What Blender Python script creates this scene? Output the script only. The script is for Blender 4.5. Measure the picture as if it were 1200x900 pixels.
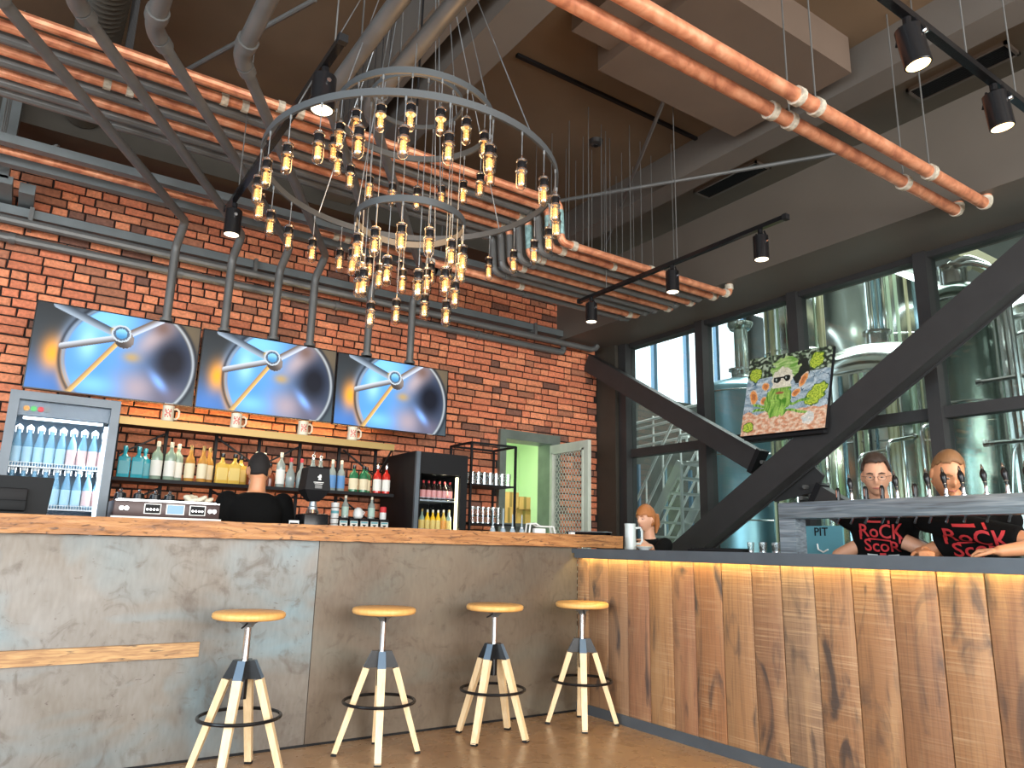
import bpy, bmesh, math, random
from math import sin, cos, pi, radians as R
from mathutils import Vector as V, Matrix as M, Euler
from mathutils.bvhtree import BVHTree
random.seed(7)
for o in list(bpy.data.objects): bpy.data.objects.remove(o)
SC = bpy.context.scene
COL = SC.collection

# ------------------------------------------------------------------ camera
cam_d = bpy.data.cameras.new('camera'); cam = bpy.data.objects.new('camera', cam_d); COL.objects.link(cam)
cam_d.sensor_width = 36; cam_d.lens = 36*857.83/1200; cam_d.clip_end = 200
yaw, pit, rol = R(33.828), R(12.611), R(1.3177)
F_ = V((sin(yaw)*cos(pit), cos(yaw)*cos(pit), sin(pit))); R_ = V((cos(yaw), -sin(yaw), 0)); U_ = R_.cross(F_)
R2 = R_*cos(rol)+U_*sin(rol); U2 = -R_*sin(rol)+U_*cos(rol)
m = M((R2, U2, -F_)).transposed().to_4x4(); m.translation = V((0, 0, 1.07)); cam.matrix_world = m
SC.camera = cam

# ------------------------------------------------------------------ light and exposure
SC.view_settings.view_transform = 'Standard'; SC.view_settings.look = 'None'
SC.view_settings.exposure = 0.62; SC.view_settings.gamma = 1
W = bpy.data.worlds.new('sky'); SC.world = W; W.use_nodes = True
bg = W.node_tree.nodes['Background']; bg.inputs[0].default_value = (0.78, 0.90, 1.0, 1); bg.inputs[1].default_value = 2.2

def area(name, loc, rot, sx, sy, power, col=(1, 1, 1), spread=180):
    l = bpy.data.lights.new(name, 'AREA'); l.shape = 'RECTANGLE'; l.size = sx; l.size_y = sy
    l.energy = power; l.color = col; l.spread = R(spread)
    o = bpy.data.objects.new(name, l); COL.objects.link(o); o.location = loc; o.rotation_euler = [R(a) for a in rot]
    return o
# daylight entering through the front and side windows behind the camera, and through the brewery hall's roof glazing
area('daylight_front_windows', (0.8, -4.6, 2.3), (82, 0, 0), 9.0, 3.6, 640, (1.0, 0.96, 0.90))
area('daylight_side_windows', (-4.3, 0.5, 2.0), (88, 0, -75), 6.0, 3.0, 190, (0.72, 0.88, 1.0))
area('daylight_brewery_rooflight', (10.5, 5.0, 8.55), (0, 0, 0), 5.6, 7.4, 900, (0.96, 1.0, 0.93))
area('daylight_brewery_window', (13.6, 13.6, 6.6), (90, 0, 0), 6.2, 3.4, 900, (0.93, 0.97, 1.0))

# ------------------------------------------------------------------ materials
def nt(name):
    m = bpy.data.materials.new(name); m.use_nodes = True
    t = m.node_tree; return m, t, t.nodes['Principled BSDF']
def mat(name, col, rough=.5, metal=0, emit=None, es=0, trans=0, bump=0, bs=40, var=0, vs=6, coat=0, spec=.5, aniso=0):
    m, t, b = nt(name)
    b.inputs['Base Color'].default_value = (*col, 1); b.inputs['Roughness'].default_value = rough
    b.inputs['Metallic'].default_value = metal; b.inputs['Transmission Weight'].default_value = trans
    b.inputs['Coat Weight'].default_value = coat; b.inputs['Specular IOR Level'].default_value = spec
    if aniso:
        b.inputs['Anisotropic'].default_value = aniso; tg = t.nodes.new('ShaderNodeTangent'); tg.direction_type = 'RADIAL'; tg.axis = 'Z'; t.links.new(tg.outputs[0], b.inputs['Tangent'])
    if emit: b.inputs['Emission Color'].default_value = (*emit, 1); b.inputs['Emission Strength'].default_value = es
    if var or bump:
        g = t.nodes.new('ShaderNodeNewGeometry')
        n = t.nodes.new('ShaderNodeTexNoise'); n.inputs['Scale'].default_value = vs; n.inputs['Detail'].default_value = 4
        t.links.new(g.outputs['Position'], n.inputs['Vector'])
        if var:
            r = t.nodes.new('ShaderNodeValToRGB'); r.color_ramp.elements[0].position = .3; r.color_ramp.elements[1].position = .7
            r.color_ramp.elements[0].color = (*[c*(1-var) for c in col], 1); r.color_ramp.elements[1].color = (*[min(1, c*(1+var)) for c in col], 1)
            t.links.new(n.outputs['Fac'], r.inputs[0]); t.links.new(r.outputs[0], b.inputs['Base Color'])
        if bump:
            n2 = t.nodes.new('ShaderNodeTexNoise'); n2.inputs['Scale'].default_value = bs; n2.inputs['Detail'].default_value = 3
            t.links.new(g.outputs['Position'], n2.inputs['Vector'])
            bp = t.nodes.new('ShaderNodeBump'); bp.inputs['Strength'].default_value = bump; bp.inputs['Distance'].default_value = .01
            t.links.new(n2.outputs['Fac'], bp.inputs['Height']); t.links.new(bp.outputs[0], b.inputs['Normal'])
    return m
def attr_mat(name, rough=.8, emis=0, noise=.25, scale=30, bump=0, base=True):
    """colour from the mesh's own colour attribute"""
    m, t, b = nt(name)
    a = t.nodes.new('ShaderNodeAttribute'); a.attribute_name = 'Col'
    src = a.outputs['Color']
    if noise or bump:
        g = t.nodes.new('ShaderNodeNewGeometry'); n = t.nodes.new('ShaderNodeTexNoise'); n.inputs['Scale'].default_value = scale; n.inputs['Detail'].default_value = 5
        t.links.new(g.outputs['Position'], n.inputs['Vector'])
        if noise:
            mr = t.nodes.new('ShaderNodeMapRange'); mr.inputs[1].default_value = .25; mr.inputs[2].default_value = .75
            mr.inputs[3].default_value = 1-noise; mr.inputs[4].default_value = 1+noise; t.links.new(n.outputs['Fac'], mr.inputs[0])
            mx = t.nodes.new('ShaderNodeVectorMath'); mx.operation = 'SCALE'; t.links.new(src, mx.inputs[0]); t.links.new(mr.outputs[0], mx.inputs['Scale']); src = mx.outputs[0]
        if bump:
            bp = t.nodes.new('ShaderNodeBump'); bp.inputs['Strength'].default_value = bump; bp.inputs['Distance'].default_value = .01
            t.links.new(n.outputs['Fac'], bp.inputs['Height']); t.links.new(bp.outputs[0], b.inputs['Normal'])
    b.inputs['Roughness'].default_value = rough
    if emis:
        b.inputs['Specular IOR Level'].default_value = .12
        b.inputs['Base Color'].default_value = (.01, .01, .01, 1)
        t.links.new(src, b.inputs['Emission Color']); b.inputs['Emission Strength'].default_value = emis
    else: t.links.new(src, b.inputs['Base Color'])
    return m
def thin_glass(name, tint=(.93, .98, .96), refl=.10, rough=.0, k=.5):
    m = bpy.data.materials.new(name); m.use_nodes = True; t = m.node_tree; t.nodes.clear()
    o = t.nodes.new('ShaderNodeOutputMaterial'); mx = t.nodes.new('ShaderNodeMixShader'); tr = t.nodes.new('ShaderNodeBsdfTransparent'); gl = t.nodes.new('ShaderNodeBsdfGlossy')
    lw = t.nodes.new('ShaderNodeLayerWeight'); lw.inputs[0].default_value = .25
    ma = t.nodes.new('ShaderNodeMath'); ma.operation = 'MULTIPLY_ADD'; ma.inputs[1].default_value = k; ma.inputs[2].default_value = refl
    tr.inputs[0].default_value = (*tint, 1); gl.inputs['Roughness'].default_value = rough
    t.links.new(lw.outputs['Fresnel'], ma.inputs[0]); t.links.new(ma.outputs[0], mx.inputs[0]); t.links.new(tr.outputs[0], mx.inputs[1]); t.links.new(gl.outputs[0], mx.inputs[2]); t.links.new(mx.outputs[0], o.inputs[0])
    return m
def ramp(t, fac, stops):
    r = t.nodes.new('ShaderNodeValToRGB'); e = r.color_ramp.elements
    while len(e) < len(stops): e.new(.5)
    for el, (p, c) in zip(e, stops): el.position = p; el.color = (*c, 1)
    t.links.new(fac, r.inputs[0]); return r.outputs[0]
def noise(t, vec, scale, detail=4, dist=0, rough=.5):
    n = t.nodes.new('ShaderNodeTexNoise'); n.inputs['Scale'].default_value = scale; n.inputs['Detail'].default_value = detail
    n.inputs['Distortion'].default_value = dist; n.inputs['Roughness'].default_value = rough; t.links.new(vec, n.inputs['Vector']); return n.outputs['Fac']
def mixc(t, fac, a, b, mode='MIX'):
    x = t.nodes.new('ShaderNodeMix'); x.data_type = 'RGBA'; x.blend_type = mode
    for s, v in ((0, fac), (6, a), (7, b)):
        if hasattr(v, 'links'): t.links.new(v, x.inputs[s])
        elif isinstance(v, (int, float)): x.inputs[s].default_value = v
        else: x.inputs[s].default_value = (*v, 1)
    return x.outputs[2]
def mapped(t, scale=(1, 1, 1), rnd=0, coord='Object'):
    c = t.nodes.new('ShaderNodeTexCoord'); mp = t.nodes.new('ShaderNodeMapping'); mp.inputs['Scale'].default_value = scale
    if coord == 'World': g = t.nodes.new('ShaderNodeNewGeometry'); t.links.new(g.outputs['Position'], mp.inputs[0])
    else: t.links.new(c.outputs[coord], mp.inputs[0])
    if rnd:
        oi = t.nodes.new('ShaderNodeObjectInfo'); ml = t.nodes.new('ShaderNodeMath'); ml.operation = 'MULTIPLY'; ml.inputs[1].default_value = rnd
        t.links.new(oi.outputs['Random'], ml.inputs[0]); cb = t.nodes.new('ShaderNodeCombineXYZ')
        for i in range(3): t.links.new(ml.outputs[0], cb.inputs[i])
        t.links.new(cb.outputs[0], mp.inputs['Location'])
    return mp.outputs[0]

def reclaimed_board_mat():
    m, t, b = nt('reclaimed board')
    oi = t.nodes.new('ShaderNodeObjectInfo')
    base = ramp(t, oi.outputs['Random'], [(0, (.30, .125, .055)), (.18, (.36, .185, .08)), (.36, (.20, .10, .06)), (.55, (.38, .20, .09)), (.7, (.22, .135, .09)), (.85, (.33, .15, .075)), (1, (.26, .165, .10))])
    grain = noise(t, mapped(t, (3, 22, .9), 37), 3, 6, 1.0)
    c = mixc(t, ramp(t, grain, [(.30, (.55, .55, .55)), (.55, (1, 1, 1))]), (.10, .052, .033), base)
    pale = noise(t, mapped(t, (1, 5, .8), 91), 1.8, 3, .6)
    c = mixc(t, ramp(t, pale, [(.5, (0, 0, 0)), (.8, (.6, .6, .6))]), c, (.50, .31, .155))
    saw = noise(t, mapped(t, (1, .7, 55), 11), 2.0, 2, .1)
    gate = noise(t, mapped(t, (1, 2, 1.2), 23), 1.6, 3, .5)
    gt = t.nodes.new('ShaderNodeMath'); gt.operation = 'MULTIPLY'
    t.links.new(ramp(t, saw, [(.5, (0, 0, 0)), (.72, (.55, .55, .55))]), gt.inputs[0]); t.links.new(ramp(t, gate, [(.42, (0, 0, 0)), (.62, (1, 1, 1))]), gt.inputs[1])
    c = mixc(t, gt.outputs[0], c, (.55, .37, .21))
    blot = noise(t, mapped(t, (1, 3.5, 1.1), 53), 2.0, 5, 1.4)
    c = mixc(t, ramp(t, blot, [(.55, (0, 0, 0)), (.70, (.88, .88, .88))]), c, (.05, .042, .04))
    t.links.new(c, b.inputs['Base Color']); b.inputs['Roughness'].default_value = .5
    bp = t.nodes.new('ShaderNodeBump'); bp.inputs['Strength'].default_value = .35; bp.inputs['Distance'].default_value = .005
    t.links.new(saw, bp.inputs['Height']); t.links.new(bp.outputs[0], b.inputs['Normal'])
    return m
def counter_wood_mat():
    m, t, b = nt('oiled rough oak')
    g = noise(t, mapped(t, (1.2, 14, 14), 9), 3, 7, .9)
    c = ramp(t, g, [(.25, (.14, .055, .02)), (.5, (.36, .155, .05)), (.75, (.50, .25, .09))])
    k = noise(t, mapped(t, (2.5, 9, 9), 3), 4, 6, 2.0)
    c = mixc(t, ramp(t, k, [(.58, (0, 0, 0)), (.68, (1, 1, 1))]), c, (.10, .045, .02))
    t.links.new(c, b.inputs['Base Color']); b.inputs['Roughness'].default_value = .5
    bp = t.nodes.new('ShaderNodeBump'); bp.inputs['Strength'].default_value = .6; bp.inputs['Distance'].default_value = .01
    t.links.new(k, bp.inputs['Height']); t.links.new(bp.outputs[0], b.inputs['Normal'])
    return m
def strip_wood_mat():
    m, t, b = nt('pale oak strip'); g = noise(t, mapped(t, (2, 20, 20)), 4, 6, .7)
    c = ramp(t, g, [(.3, (.24, .11, .04)), (.6, (.46, .26, .10)), (.8, (.54, .33, .15))])
    k = noise(t, mapped(t, (3, 40, 30)), 2.2, 5, 1.2)
    c = mixc(t, ramp(t, k, [(.6, (0, 0, 0)), (.68, (1, 1, 1))]), c, (.06, .035, .02))
    t.links.new(c, b.inputs['Base Color']); b.inputs['Roughness'].default_value = .5; return m
def patina_sheen_mat(name, a, c, d, blue):
    m, t, b = nt(name); v = mapped(t, (1, 1, 1), 0, 'World')
    n1 = noise(t, v, 1.1, 4, .5); c1 = ramp(t, n1, [(.30, a), (.5, c), (.70, d)])
    nb = noise(t, mapped(t, (.6, 1, 1), 0, 'World'), 1.7, 3, 1.5); c1 = mixc(t, ramp(t, nb, [(.48, (0, 0, 0)), (.72, (.8, .8, .8))]), c1, blue)  # bluish reflection painted into the colour of the left sheets
    n2 = noise(t, v, 7.0, 6, 1.6, .6); c1 = mixc(t, ramp(t, n2, [(.33, (.6, .6, .6)), (.46, (0, 0, 0))]), c1, a)
    n3 = noise(t, mapped(t, (1, 1, 1.8), 0, 'World'), 11, 3, 3.0); c1 = mixc(t, ramp(t, n3, [(.70, (0, 0, 0)), (.74, (.8, .8, .8))]), c1, (.075, .045, .035))
    n4 = noise(t, mapped(t, (1, 1, .3), 0, 'World'), 55, 3); c1 = mixc(t, .16, c1, ramp(t, n4, [(.3, a), (.7, d)]))
    t.links.new(c1, b.inputs['Base Color']); b.inputs['Metallic'].default_value = .22
    t.links.new(ramp(t, n2, [(.3, (.52, .52, .52)), (.7, (.40, .40, .40))]), b.inputs['Roughness']); return m
def copper_mat():
    m, t, b = nt('weathered copper'); v = mapped(t, (1, 1, 1), 0, 'World')
    n = noise(t, v, 14, 6, .5)
    c = ramp(t, n, [(.28, (.42, .14, .075)), (.5, (.68, .27, .14)), (.75, (.86, .42, .25))])
    t.links.new(c, b.inputs['Base Color']); b.inputs['Metallic'].default_value = .35; b.inputs['Roughness'].default_value = .42; return m
def floor_mat():
    m, t, b = nt('polished concrete'); v = mapped(t, (1, 1, 1), 0, 'World')
    n = noise(t, v, 1.0, 3, .3); c = ramp(t, n, [(.3, (.27, .15, .075)), (.5, (.35, .21, .11)), (.7, (.42, .27, .15))])
    n2 = noise(t, v, 9, 6, .4); c = mixc(t, .12, c, ramp(t, n2, [(.35, (.28, .19, .12)), (.65, (.50, .36, .24))]))
    t.links.new(c, b.inputs['Base Color']); b.inputs['Roughness'].default_value = .25
    t.links.new(ramp(t, n2, [(.3, (.2, .2, .2)), (.7, (.38, .38, .38))]), b.inputs['Roughness']); return m
def pale_wood_mat(name, a, c):
    m, t, b = nt(name); g = noise(t, mapped(t, (14, 14, 1.2), 5), 4, 5, .5)
    t.links.new(ramp(t, g, [(.3, a), (.7, c)]), b.inputs['Base Color']); b.inputs['Roughness'].default_value = .4; return m
def mill_mat():
    m, t, b = nt('grained mill steel'); n = noise(t, mapped(t, (6, 1.2, 26), 0, 'World'), 3, 5, .8)
    t.links.new(ramp(t, n, [(.3, (.13, .15, .17)), (.5, (.22, .28, .32)), (.7, (.36, .42, .46))]), b.inputs['Base Color']); b.inputs['Metallic'].default_value = .5; b.inputs['Roughness'].default_value = .36; return m
def ceiling_mat():
    m, t, b = nt('brown painted ceiling'); v = mapped(t, (1, 1, 1), 0, 'World')
    n = noise(t, v, .8, 4, .3); c = ramp(t, n, [(.3, (.10, .066, .038)), (.7, (.165, .11, .066))])
    t.links.new(c, b.inputs['Base Color']); b.inputs['Roughness'].default_value = .6; return m

MB_ = reclaimed_board_mat(); MCW = counter_wood_mat(); MSW = strip_wood_mat(); MPA = patina_sheen_mat('patinated steel painted sheen', (.085, .062, .046), (.160, .138, .112), (.235, .225, .21), (.15, .25, .29)); MPB = patina_sheen_mat('patinated steel no sheen', (.075, .050, .032), (.135, .100, .070), (.19, .152, .108), (.13, .125, .10)); MCU = copper_mat(); MFL = floor_mat(); MCE = ceiling_mat()  # bar front pair: blue-grey sheets carry painted window reflection, brown sheet goes without
MBR = attr_mat('painted clay brick', .75, 0, .28, 45, .6)
MMO = mat('dark recessed mortar', (.018, .011, .009), .95, bump=.6, bs=60)
MGP = mat('grey painted pipe', (.125, .125, .12), .42, .2, var=.12)
MGP2 = mat('grey blue painted channel', (.15, .17, .175), .4, .3, var=.1)
MDK = mat('charcoal painted steel', (.032, .031, .031), .5, .1, var=.1)
MDW = mat('dark olive wall paint', (.045, .038, .028), .6, var=.1)
MBH = mat('bulkhead grey brown paint', (.115, .098, .080), .5, var=.08, vs=1.5)
MBH2 = mat('beam grey paint', (.13, .115, .10), .55, var=.08, vs=2)
MDU = mat('duct taupe paint', (.14, .10, .075), .5, var=.1, vs=2)
MBK = mat('matte black', (.008, .008, .009), .6, spec=.25)
MBG = mat('gloss black', (.008, .008, .009), .22, spec=.35)
MPL = mat('black plastic', (.007, .008, .009), .6, spec=.2)
MCR = mat('chrome', (.8, .8, .82), .12, 1)
MSS = mat('brushed stainless', (.62, .63, .62), .25, 1, bump=.03, bs=120)
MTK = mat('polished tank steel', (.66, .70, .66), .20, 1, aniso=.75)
MTB = mat('blue tank steel', (.30, .48, .56), .32, .9, aniso=.6)  # blue is the tank's own colour
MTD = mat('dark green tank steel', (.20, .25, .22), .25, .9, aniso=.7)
MST = mat('blue grey painted steel', (.095, .115, .135), .4, .3, var=.1)
MRS = mat('raw mill steel', (.30, .33, .35), .38, .7, var=.3, vs=14, bump=.1); MRB = mill_mat()
MSEAT = pale_wood_mat('oiled beech seat', (.72, .36, .10), (.82, .46, .15)); MLEG = pale_wood_mat('pale ash leg', (.72, .50, .27), (.84, .64, .39))
MHUB = mat('blue grey hub side', (.12, .18, .25), .4, .2)
MCF = mat('cream pipe fitting', (.50, .45, .36), .6, var=.3, vs=40)
MTQ = mat('verdigris pipe', (.25, .42, .42), .5, .2, var=.4, vs=30)
MWG = thin_glass('window glass', (.93, .985, .97), .02, 0, .3); MBGl = thin_glass('bulb glass', (1, .96, .9), .10)
MCG = thin_glass('clear drinking glass', (.95, .97, .97), .10); MFG = thin_glass('fridge door glass', (.96, .98, 1), .002, 0, .03)
MFIL = mat('glowing filament', (1, .6, .2), .5, emit=(1, .55, .18), es=3.2)
MAMB = mat('amber bulb core', (.9, .45, .15), .3, emit=(1, .42, .10), es=.32)
MLED = mat('warm led strip', (1, .8, .3), .5, emit=(1, .78, .30), es=5)
MLW = mat('white led', (1, 1, 1), .5, emit=(.85, .93, 1), es=3)
MLWm = mat('warm white led', (1, .9, .7), .5, emit=(1, .85, .5), es=2.2)
MLAMP = mat('lit spot lens', (1, .9, .7), .5, emit=(1, .62, .24), es=5)
MLAMP2 = mat('lit cool spot lens', (1, .95, .8), .5, emit=(1, .82, .58), es=3.2)
MGLD = mat('brass yellow shelf edge', (.36, .24, .08), .4, .4)
MWH = mat('white paint', (.75, .76, .74), .45); MCRM = mat('cream ceramic', (.74, .66, .50), .4)
MGRN = mat('pale green wall', (.50, .70, .40), .7); MDOOR = mat('pale door paint', (.50, .52, .44), .5, var=.1)
MDFR = mat('grey green steel frame', (.17, .20, .17), .4, .4, var=.15)
MCARD = mat('cardboard', (.62, .38, .12), .8, var=.1)
MSKIN = mat('skin', (.66, .34, .21), .45, var=.06, vs=12); MSKIN2 = mat('tanned skin', (.62, .27, .13), .45, var=.06, vs=12)
MTS = mat('black cotton', (.005, .005, .005), .95, spec=.12, bump=.15, bs=200); MJE = mat('dark trousers', (.02, .022, .03), .8)
MHB = mat('dark brown hair', (.035, .018, .010), .6, bump=.5, bs=260); MHL = mat('light brown hair', (.24, .115, .045), .55, bump=.5, bs=260)
MHR = mat('auburn hair', (.42, .15, .04), .5, bump=.5, bs=260); MHK = mat('black hair', (.012, .009, .008), .8, bump=.4, bs=260)
MEW = mat('eye white', (.42, .34, .28), .4); MEYE = mat('eye', (.03, .02, .015), .2); MLIP = mat('lip', (.45, .15, .11), .5); MRED = mat('red print', (.60, .035, .04), .6)
MCONC = mat('brewery floor', (.22, .23, .22), .5); MHALL = mat('brewery hall wall', (.085, .09, .08), .8, var=.2, vs=1.5)

# ------------------------------------------------------------------ builders
ORG = {}
def org(p): return ORG.get(p.name, V((0, 0, 0))) if p else V((0, 0, 0))
def tag(o, label=None, cat=None, group=None, kind=None):
    if label: o['label'] = label
    if cat: o['category'] = cat
    if group: o['group'] = group
    if kind: o['kind'] = kind
    return o
def thing(name, label, cat, loc=(0, 0, 0), group=None, local=False, kind=None):
    o = bpy.data.objects.new(name, None); COL.objects.link(o); o.location = loc; o.empty_display_size = .1
    ORG[o.name] = V((0, 0, 0)) if local else V(loc)
    return tag(o, label, cat, group, kind)
def basis(d):
    d = V(d).normalized(); a = V((0, 0, 1)) if abs(d.z) < .9 else V((1, 0, 0))
    u = d.cross(a).normalized(); return u, d.cross(u).normalized(), d
class MB:
    def __init__(s): s.v = []; s.f = []; s.mi = []; s.c = []; s.cur = 0
    def add(s, vs, fs, col=None):
        n = len(s.v); s.v += [V(p) for p in vs]; s.f += [tuple(n+i for i in f) for f in fs]; s.mi += [s.cur]*len(fs); s.c += [col]*len(fs); return s
    def mat(s, i): s.cur = i; return s
    def box(s, a, b, col=None):
        x0, y0, z0 = a; x1, y1, z1 = b
        vs = [(x0, y0, z0), (x1, y0, z0), (x1, y1, z0), (x0, y1, z0), (x0, y0, z1), (x1, y0, z1), (x1, y1, z1), (x0, y1, z1)]
        return s.add(vs, [(3, 2, 1, 0), (4, 5, 6, 7), (0, 1, 5, 4), (1, 2, 6, 5), (2, 3, 7, 6), (3, 0, 4, 7)], col)
    def cbox(s, c, h, rot=None, bev=0):
        """box by centre and half sizes, optional 3x3 rotation, optional chamfer"""
        x, y, z = h; rot = rot or M.Identity(3); c = V(c)
        if not bev:
            vs = [c+rot@V((i*x, j*y, k*z)) for k in (-1, 1) for i, j in ((-1, -1), (1, -1), (1, 1), (-1, 1))]
            return s.add(vs, [(3, 2, 1, 0), (4, 5, 6, 7), (0, 1, 5, 4), (1, 2, 6, 5), (2, 3, 7, 6), (3, 0, 4, 7)])
        bm = bmesh.new(); bmesh.ops.create_cube(bm, size=2)
        for w in bm.verts: w.co = V((w.co.x*x, w.co.y*y, w.co.z*z))
        bmesh.ops.bevel(bm, geom=bm.edges[:], offset=bev, segments=2, affect='EDGES', profile=.5)
        bm.verts.ensure_lookup_table(); s.add([c+rot@w.co for w in bm.verts], [tuple(w.index for w in f.verts) for f in bm.faces]); bm.free(); return s
    def beam(s, p, q, w, h, up=(0, 0, 1)):
        p, q = V(p), V(q); d = (q-p).normalized(); u = d.cross(V(up)).normalized(); k = u.cross(d)
        vs = [b+u*i*w/2+k*j*h/2 for b in (p, q) for i, j in ((-1, -1), (1, -1), (1, 1), (-1, 1))]
        return s.add(vs, [(0, 1, 2, 3), (7, 6, 5, 4), (0, 4, 5, 1), (1, 5, 6, 2), (2, 6, 7, 3), (3, 7, 4, 0)])
    def cyl(s, p, q, r, r2=None, n=12, cap=True):
        p, q = V(p), V(q); r2 = r if r2 is None else r2; u, w, d = basis(q-p)
        vs = [b+(u*cos(2*pi*i/n)+w*sin(2*pi*i/n))*rr for b, rr in ((p, r), (q, r2)) for i in range(n)]
        fs = [(i, (i+1) % n, n+(i+1) % n, n+i) for i in range(n)]
        if cap: fs += [tuple(range(n-1, -1, -1)), tuple(range(n, 2*n))]
        return s.add(vs, fs)
    def tube(s, pts, r, n=10):
        pts = [V(p) for p in pts]; m = len(pts); rs = r if isinstance(r, (list, tuple)) else [r]*m
        vs = []; u = None
        for i, p in enumerate(pts):
            d = ((pts[min(i+1, m-1)]-p).normalized()+(p-pts[max(i-1, 0)]).normalized()).normalized()
            if u is None: u, w, _ = basis(d)
            else: u = (u-d*u.dot(d)).normalized(); w = d.cross(u)
            vs += [p+(u*cos(2*pi*k/n)+w*sin(2*pi*k/n))*rs[i] for k in range(n)]
        fs = [(i*n+k, i*n+(k+1) % n, (i+1)*n+(k+1) % n, (i+1)*n+k) for i in range(m-1) for k in range(n)]
        return s.add(vs, fs+[tuple(range(n-1, -1, -1)), tuple(range((m-1)*n, m*n))])
    def lathe(s, prof, c=(0, 0, 0), n=16, rot=None):
        """profile of (radius, z) from bottom to top"""
        c = V(c); rot = rot or M.Identity(3); vs = []; k = len(prof)
        for r, z in prof: vs += [c+rot@V((r*cos(2*pi*i/n), r*sin(2*pi*i/n), z)) for i in range(n)]
        fs = [(j*n+i, j*n+(i+1) % n, (j+1)*n+(i+1) % n, (j+1)*n+i) for j in range(k-1) for i in range(n)]
        if prof[0][0] > 1e-4: fs.append(tuple(range(n-1, -1, -1)))
        if prof[-1][0] > 1e-4: fs.append(tuple(range((k-1)*n, k*n)))
        return s.add(vs, fs)
    def ring(s, c, r, sec, n=48, rot=None):
        """closed section [(dr,dz)] swept around a circle"""
        c = V(c); rot = rot or M.Identity(3); k = len(sec)
        vs = [c+rot@V(((r+a)*cos(2*pi*i/n), (r+a)*sin(2*pi*i/n), b)) for i in range(n) for a, b in sec]
        return s.add(vs, [(i*k+j, ((i+1) % n)*k+j, ((i+1) % n)*k+(j+1) % k, i*k+(j+1) % k) for i in range(n) for j in range(k)])
    def torus(s, c, r, t, n=36, k=8, rot=None): return s.ring(c, r, [(t*cos(2*pi*j/k), t*sin(2*pi*j/k)) for j in range(k)], n, rot)
    def ball(s, c, r, n=10, rot=None):
        r = (r, r, r) if not isinstance(r, (tuple, list)) else r; rot = rot or M.Identity(3); c = V(c); k = n//2+1; vs = []
        for j in range(1, k): vs += [c+rot@V((r[0]*sin(pi*j/k)*cos(2*pi*i/n), r[1]*sin(pi*j/k)*sin(2*pi*i/n), -r[2]*cos(pi*j/k))) for i in range(n)]
        a = len(vs); vs += [c+rot@V((0, 0, -r[2])), c+rot@V((0, 0, r[2]))]
        fs = [(j*n+i, j*n+(i+1) % n, (j+1)*n+(i+1) % n, (j+1)*n+i) for j in range(k-2) for i in range(n)]
        fs += [(a, (i+1) % n, i) for i in range(n)]+[(a+1, (k-2)*n+i, (k-2)*n+(i+1) % n) for i in range(n)]
        return s.add(vs, fs)
    def loft(s, secs, n=18):
        """secs: (centre, u half vector, v half vector)"""
        vs = [V(c)+V(u)*cos(2*pi*i/n)+V(w)*sin(2*pi*i/n) for c, u, w in secs for i in range(n)]; k = len(secs)
        fs = [(j*n+i, j*n+(i+1) % n, (j+1)*n+(i+1) % n, (j+1)*n+i) for j in range(k-1) for i in range(n)]
        return s.add(vs, fs+[tuple(range(n-1, -1, -1)), tuple(range((k-1)*n, k*n))])
    def prism(s, poly, o, u, w, t):
        """outline poly in plane (o,u,w) given thickness vector t"""
        o, u, w, t = V(o), V(u), V(w), V(t); n = len(poly); vs = [o+u*a+w*b for a, b in poly]; vs += [p+t for p in vs]
        return s.add(vs, [tuple(range(n-1, -1, -1)), tuple(range(n, 2*n))]+[(i, (i+1) % n, n+(i+1) % n, n+i) for i in range(n)])
    def mesh(s, name, mats, smooth=35, off=V((0, 0, 0))):
        me = bpy.data.meshes.new(name); me.from_pydata([tuple(p-off) for p in s.v], [], s.f)
        for m_ in (mats if isinstance(mats, (list, tuple)) else [mats]): me.materials.append(m_)
        me.polygons.foreach_set('material_index', s.mi)
        if any(c is not None for c in s.c):
            a = me.color_attributes.new('Col', 'FLOAT_COLOR', 'CORNER'); d = []
            for f, c in zip(s.f, s.c): d += [*(c or (1, 1, 1)), 1]*len(f)
            a.data.foreach_set('color', d)
        me.validate(); me.update()
        if smooth: me.shade_smooth(); me.set_sharp_from_angle(angle=R(smooth))
        return me
    def build(s, name, mats, parent=None, smooth=35, label=None, cat=None, group=None, kind=None, fix=True):
        if parent is None and kind != 'structure' and cat:
            xs = [p.x for p in s.v]; ys = [p.y for p in s.v]; zs = [p.z for p in s.v]
            off = V(((min(xs)+max(xs))/2, (min(ys)+max(ys))/2, min(zs)))
        else: off = org(parent)
        me = s.mesh(name, mats, smooth, off); o = bpy.data.objects.new(name, me); COL.objects.link(o)
        if fix and len(me.polygons) < 4000:
            bm = bmesh.new(); bm.from_mesh(me); bmesh.ops.recalc_face_normals(bm, faces=bm.faces); bm.to_mesh(me); bm.free()
        if parent: o.parent = parent; ORG[o.name] = org(parent)
        elif cat: o.location = off
        return tag(o, label, cat, group, kind)
def dup(o, parent=None, loc=None, rotz=None, label=None):
    c = o.copy(); COL.objects.link(c); c.parent = parent
    if loc is not None: c.location = loc
    if rotz is not None: c.rotation_euler.z = rotz
    if label: c['label'] = label
    for ch in o.children: dup(ch, c)
    return c
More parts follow.
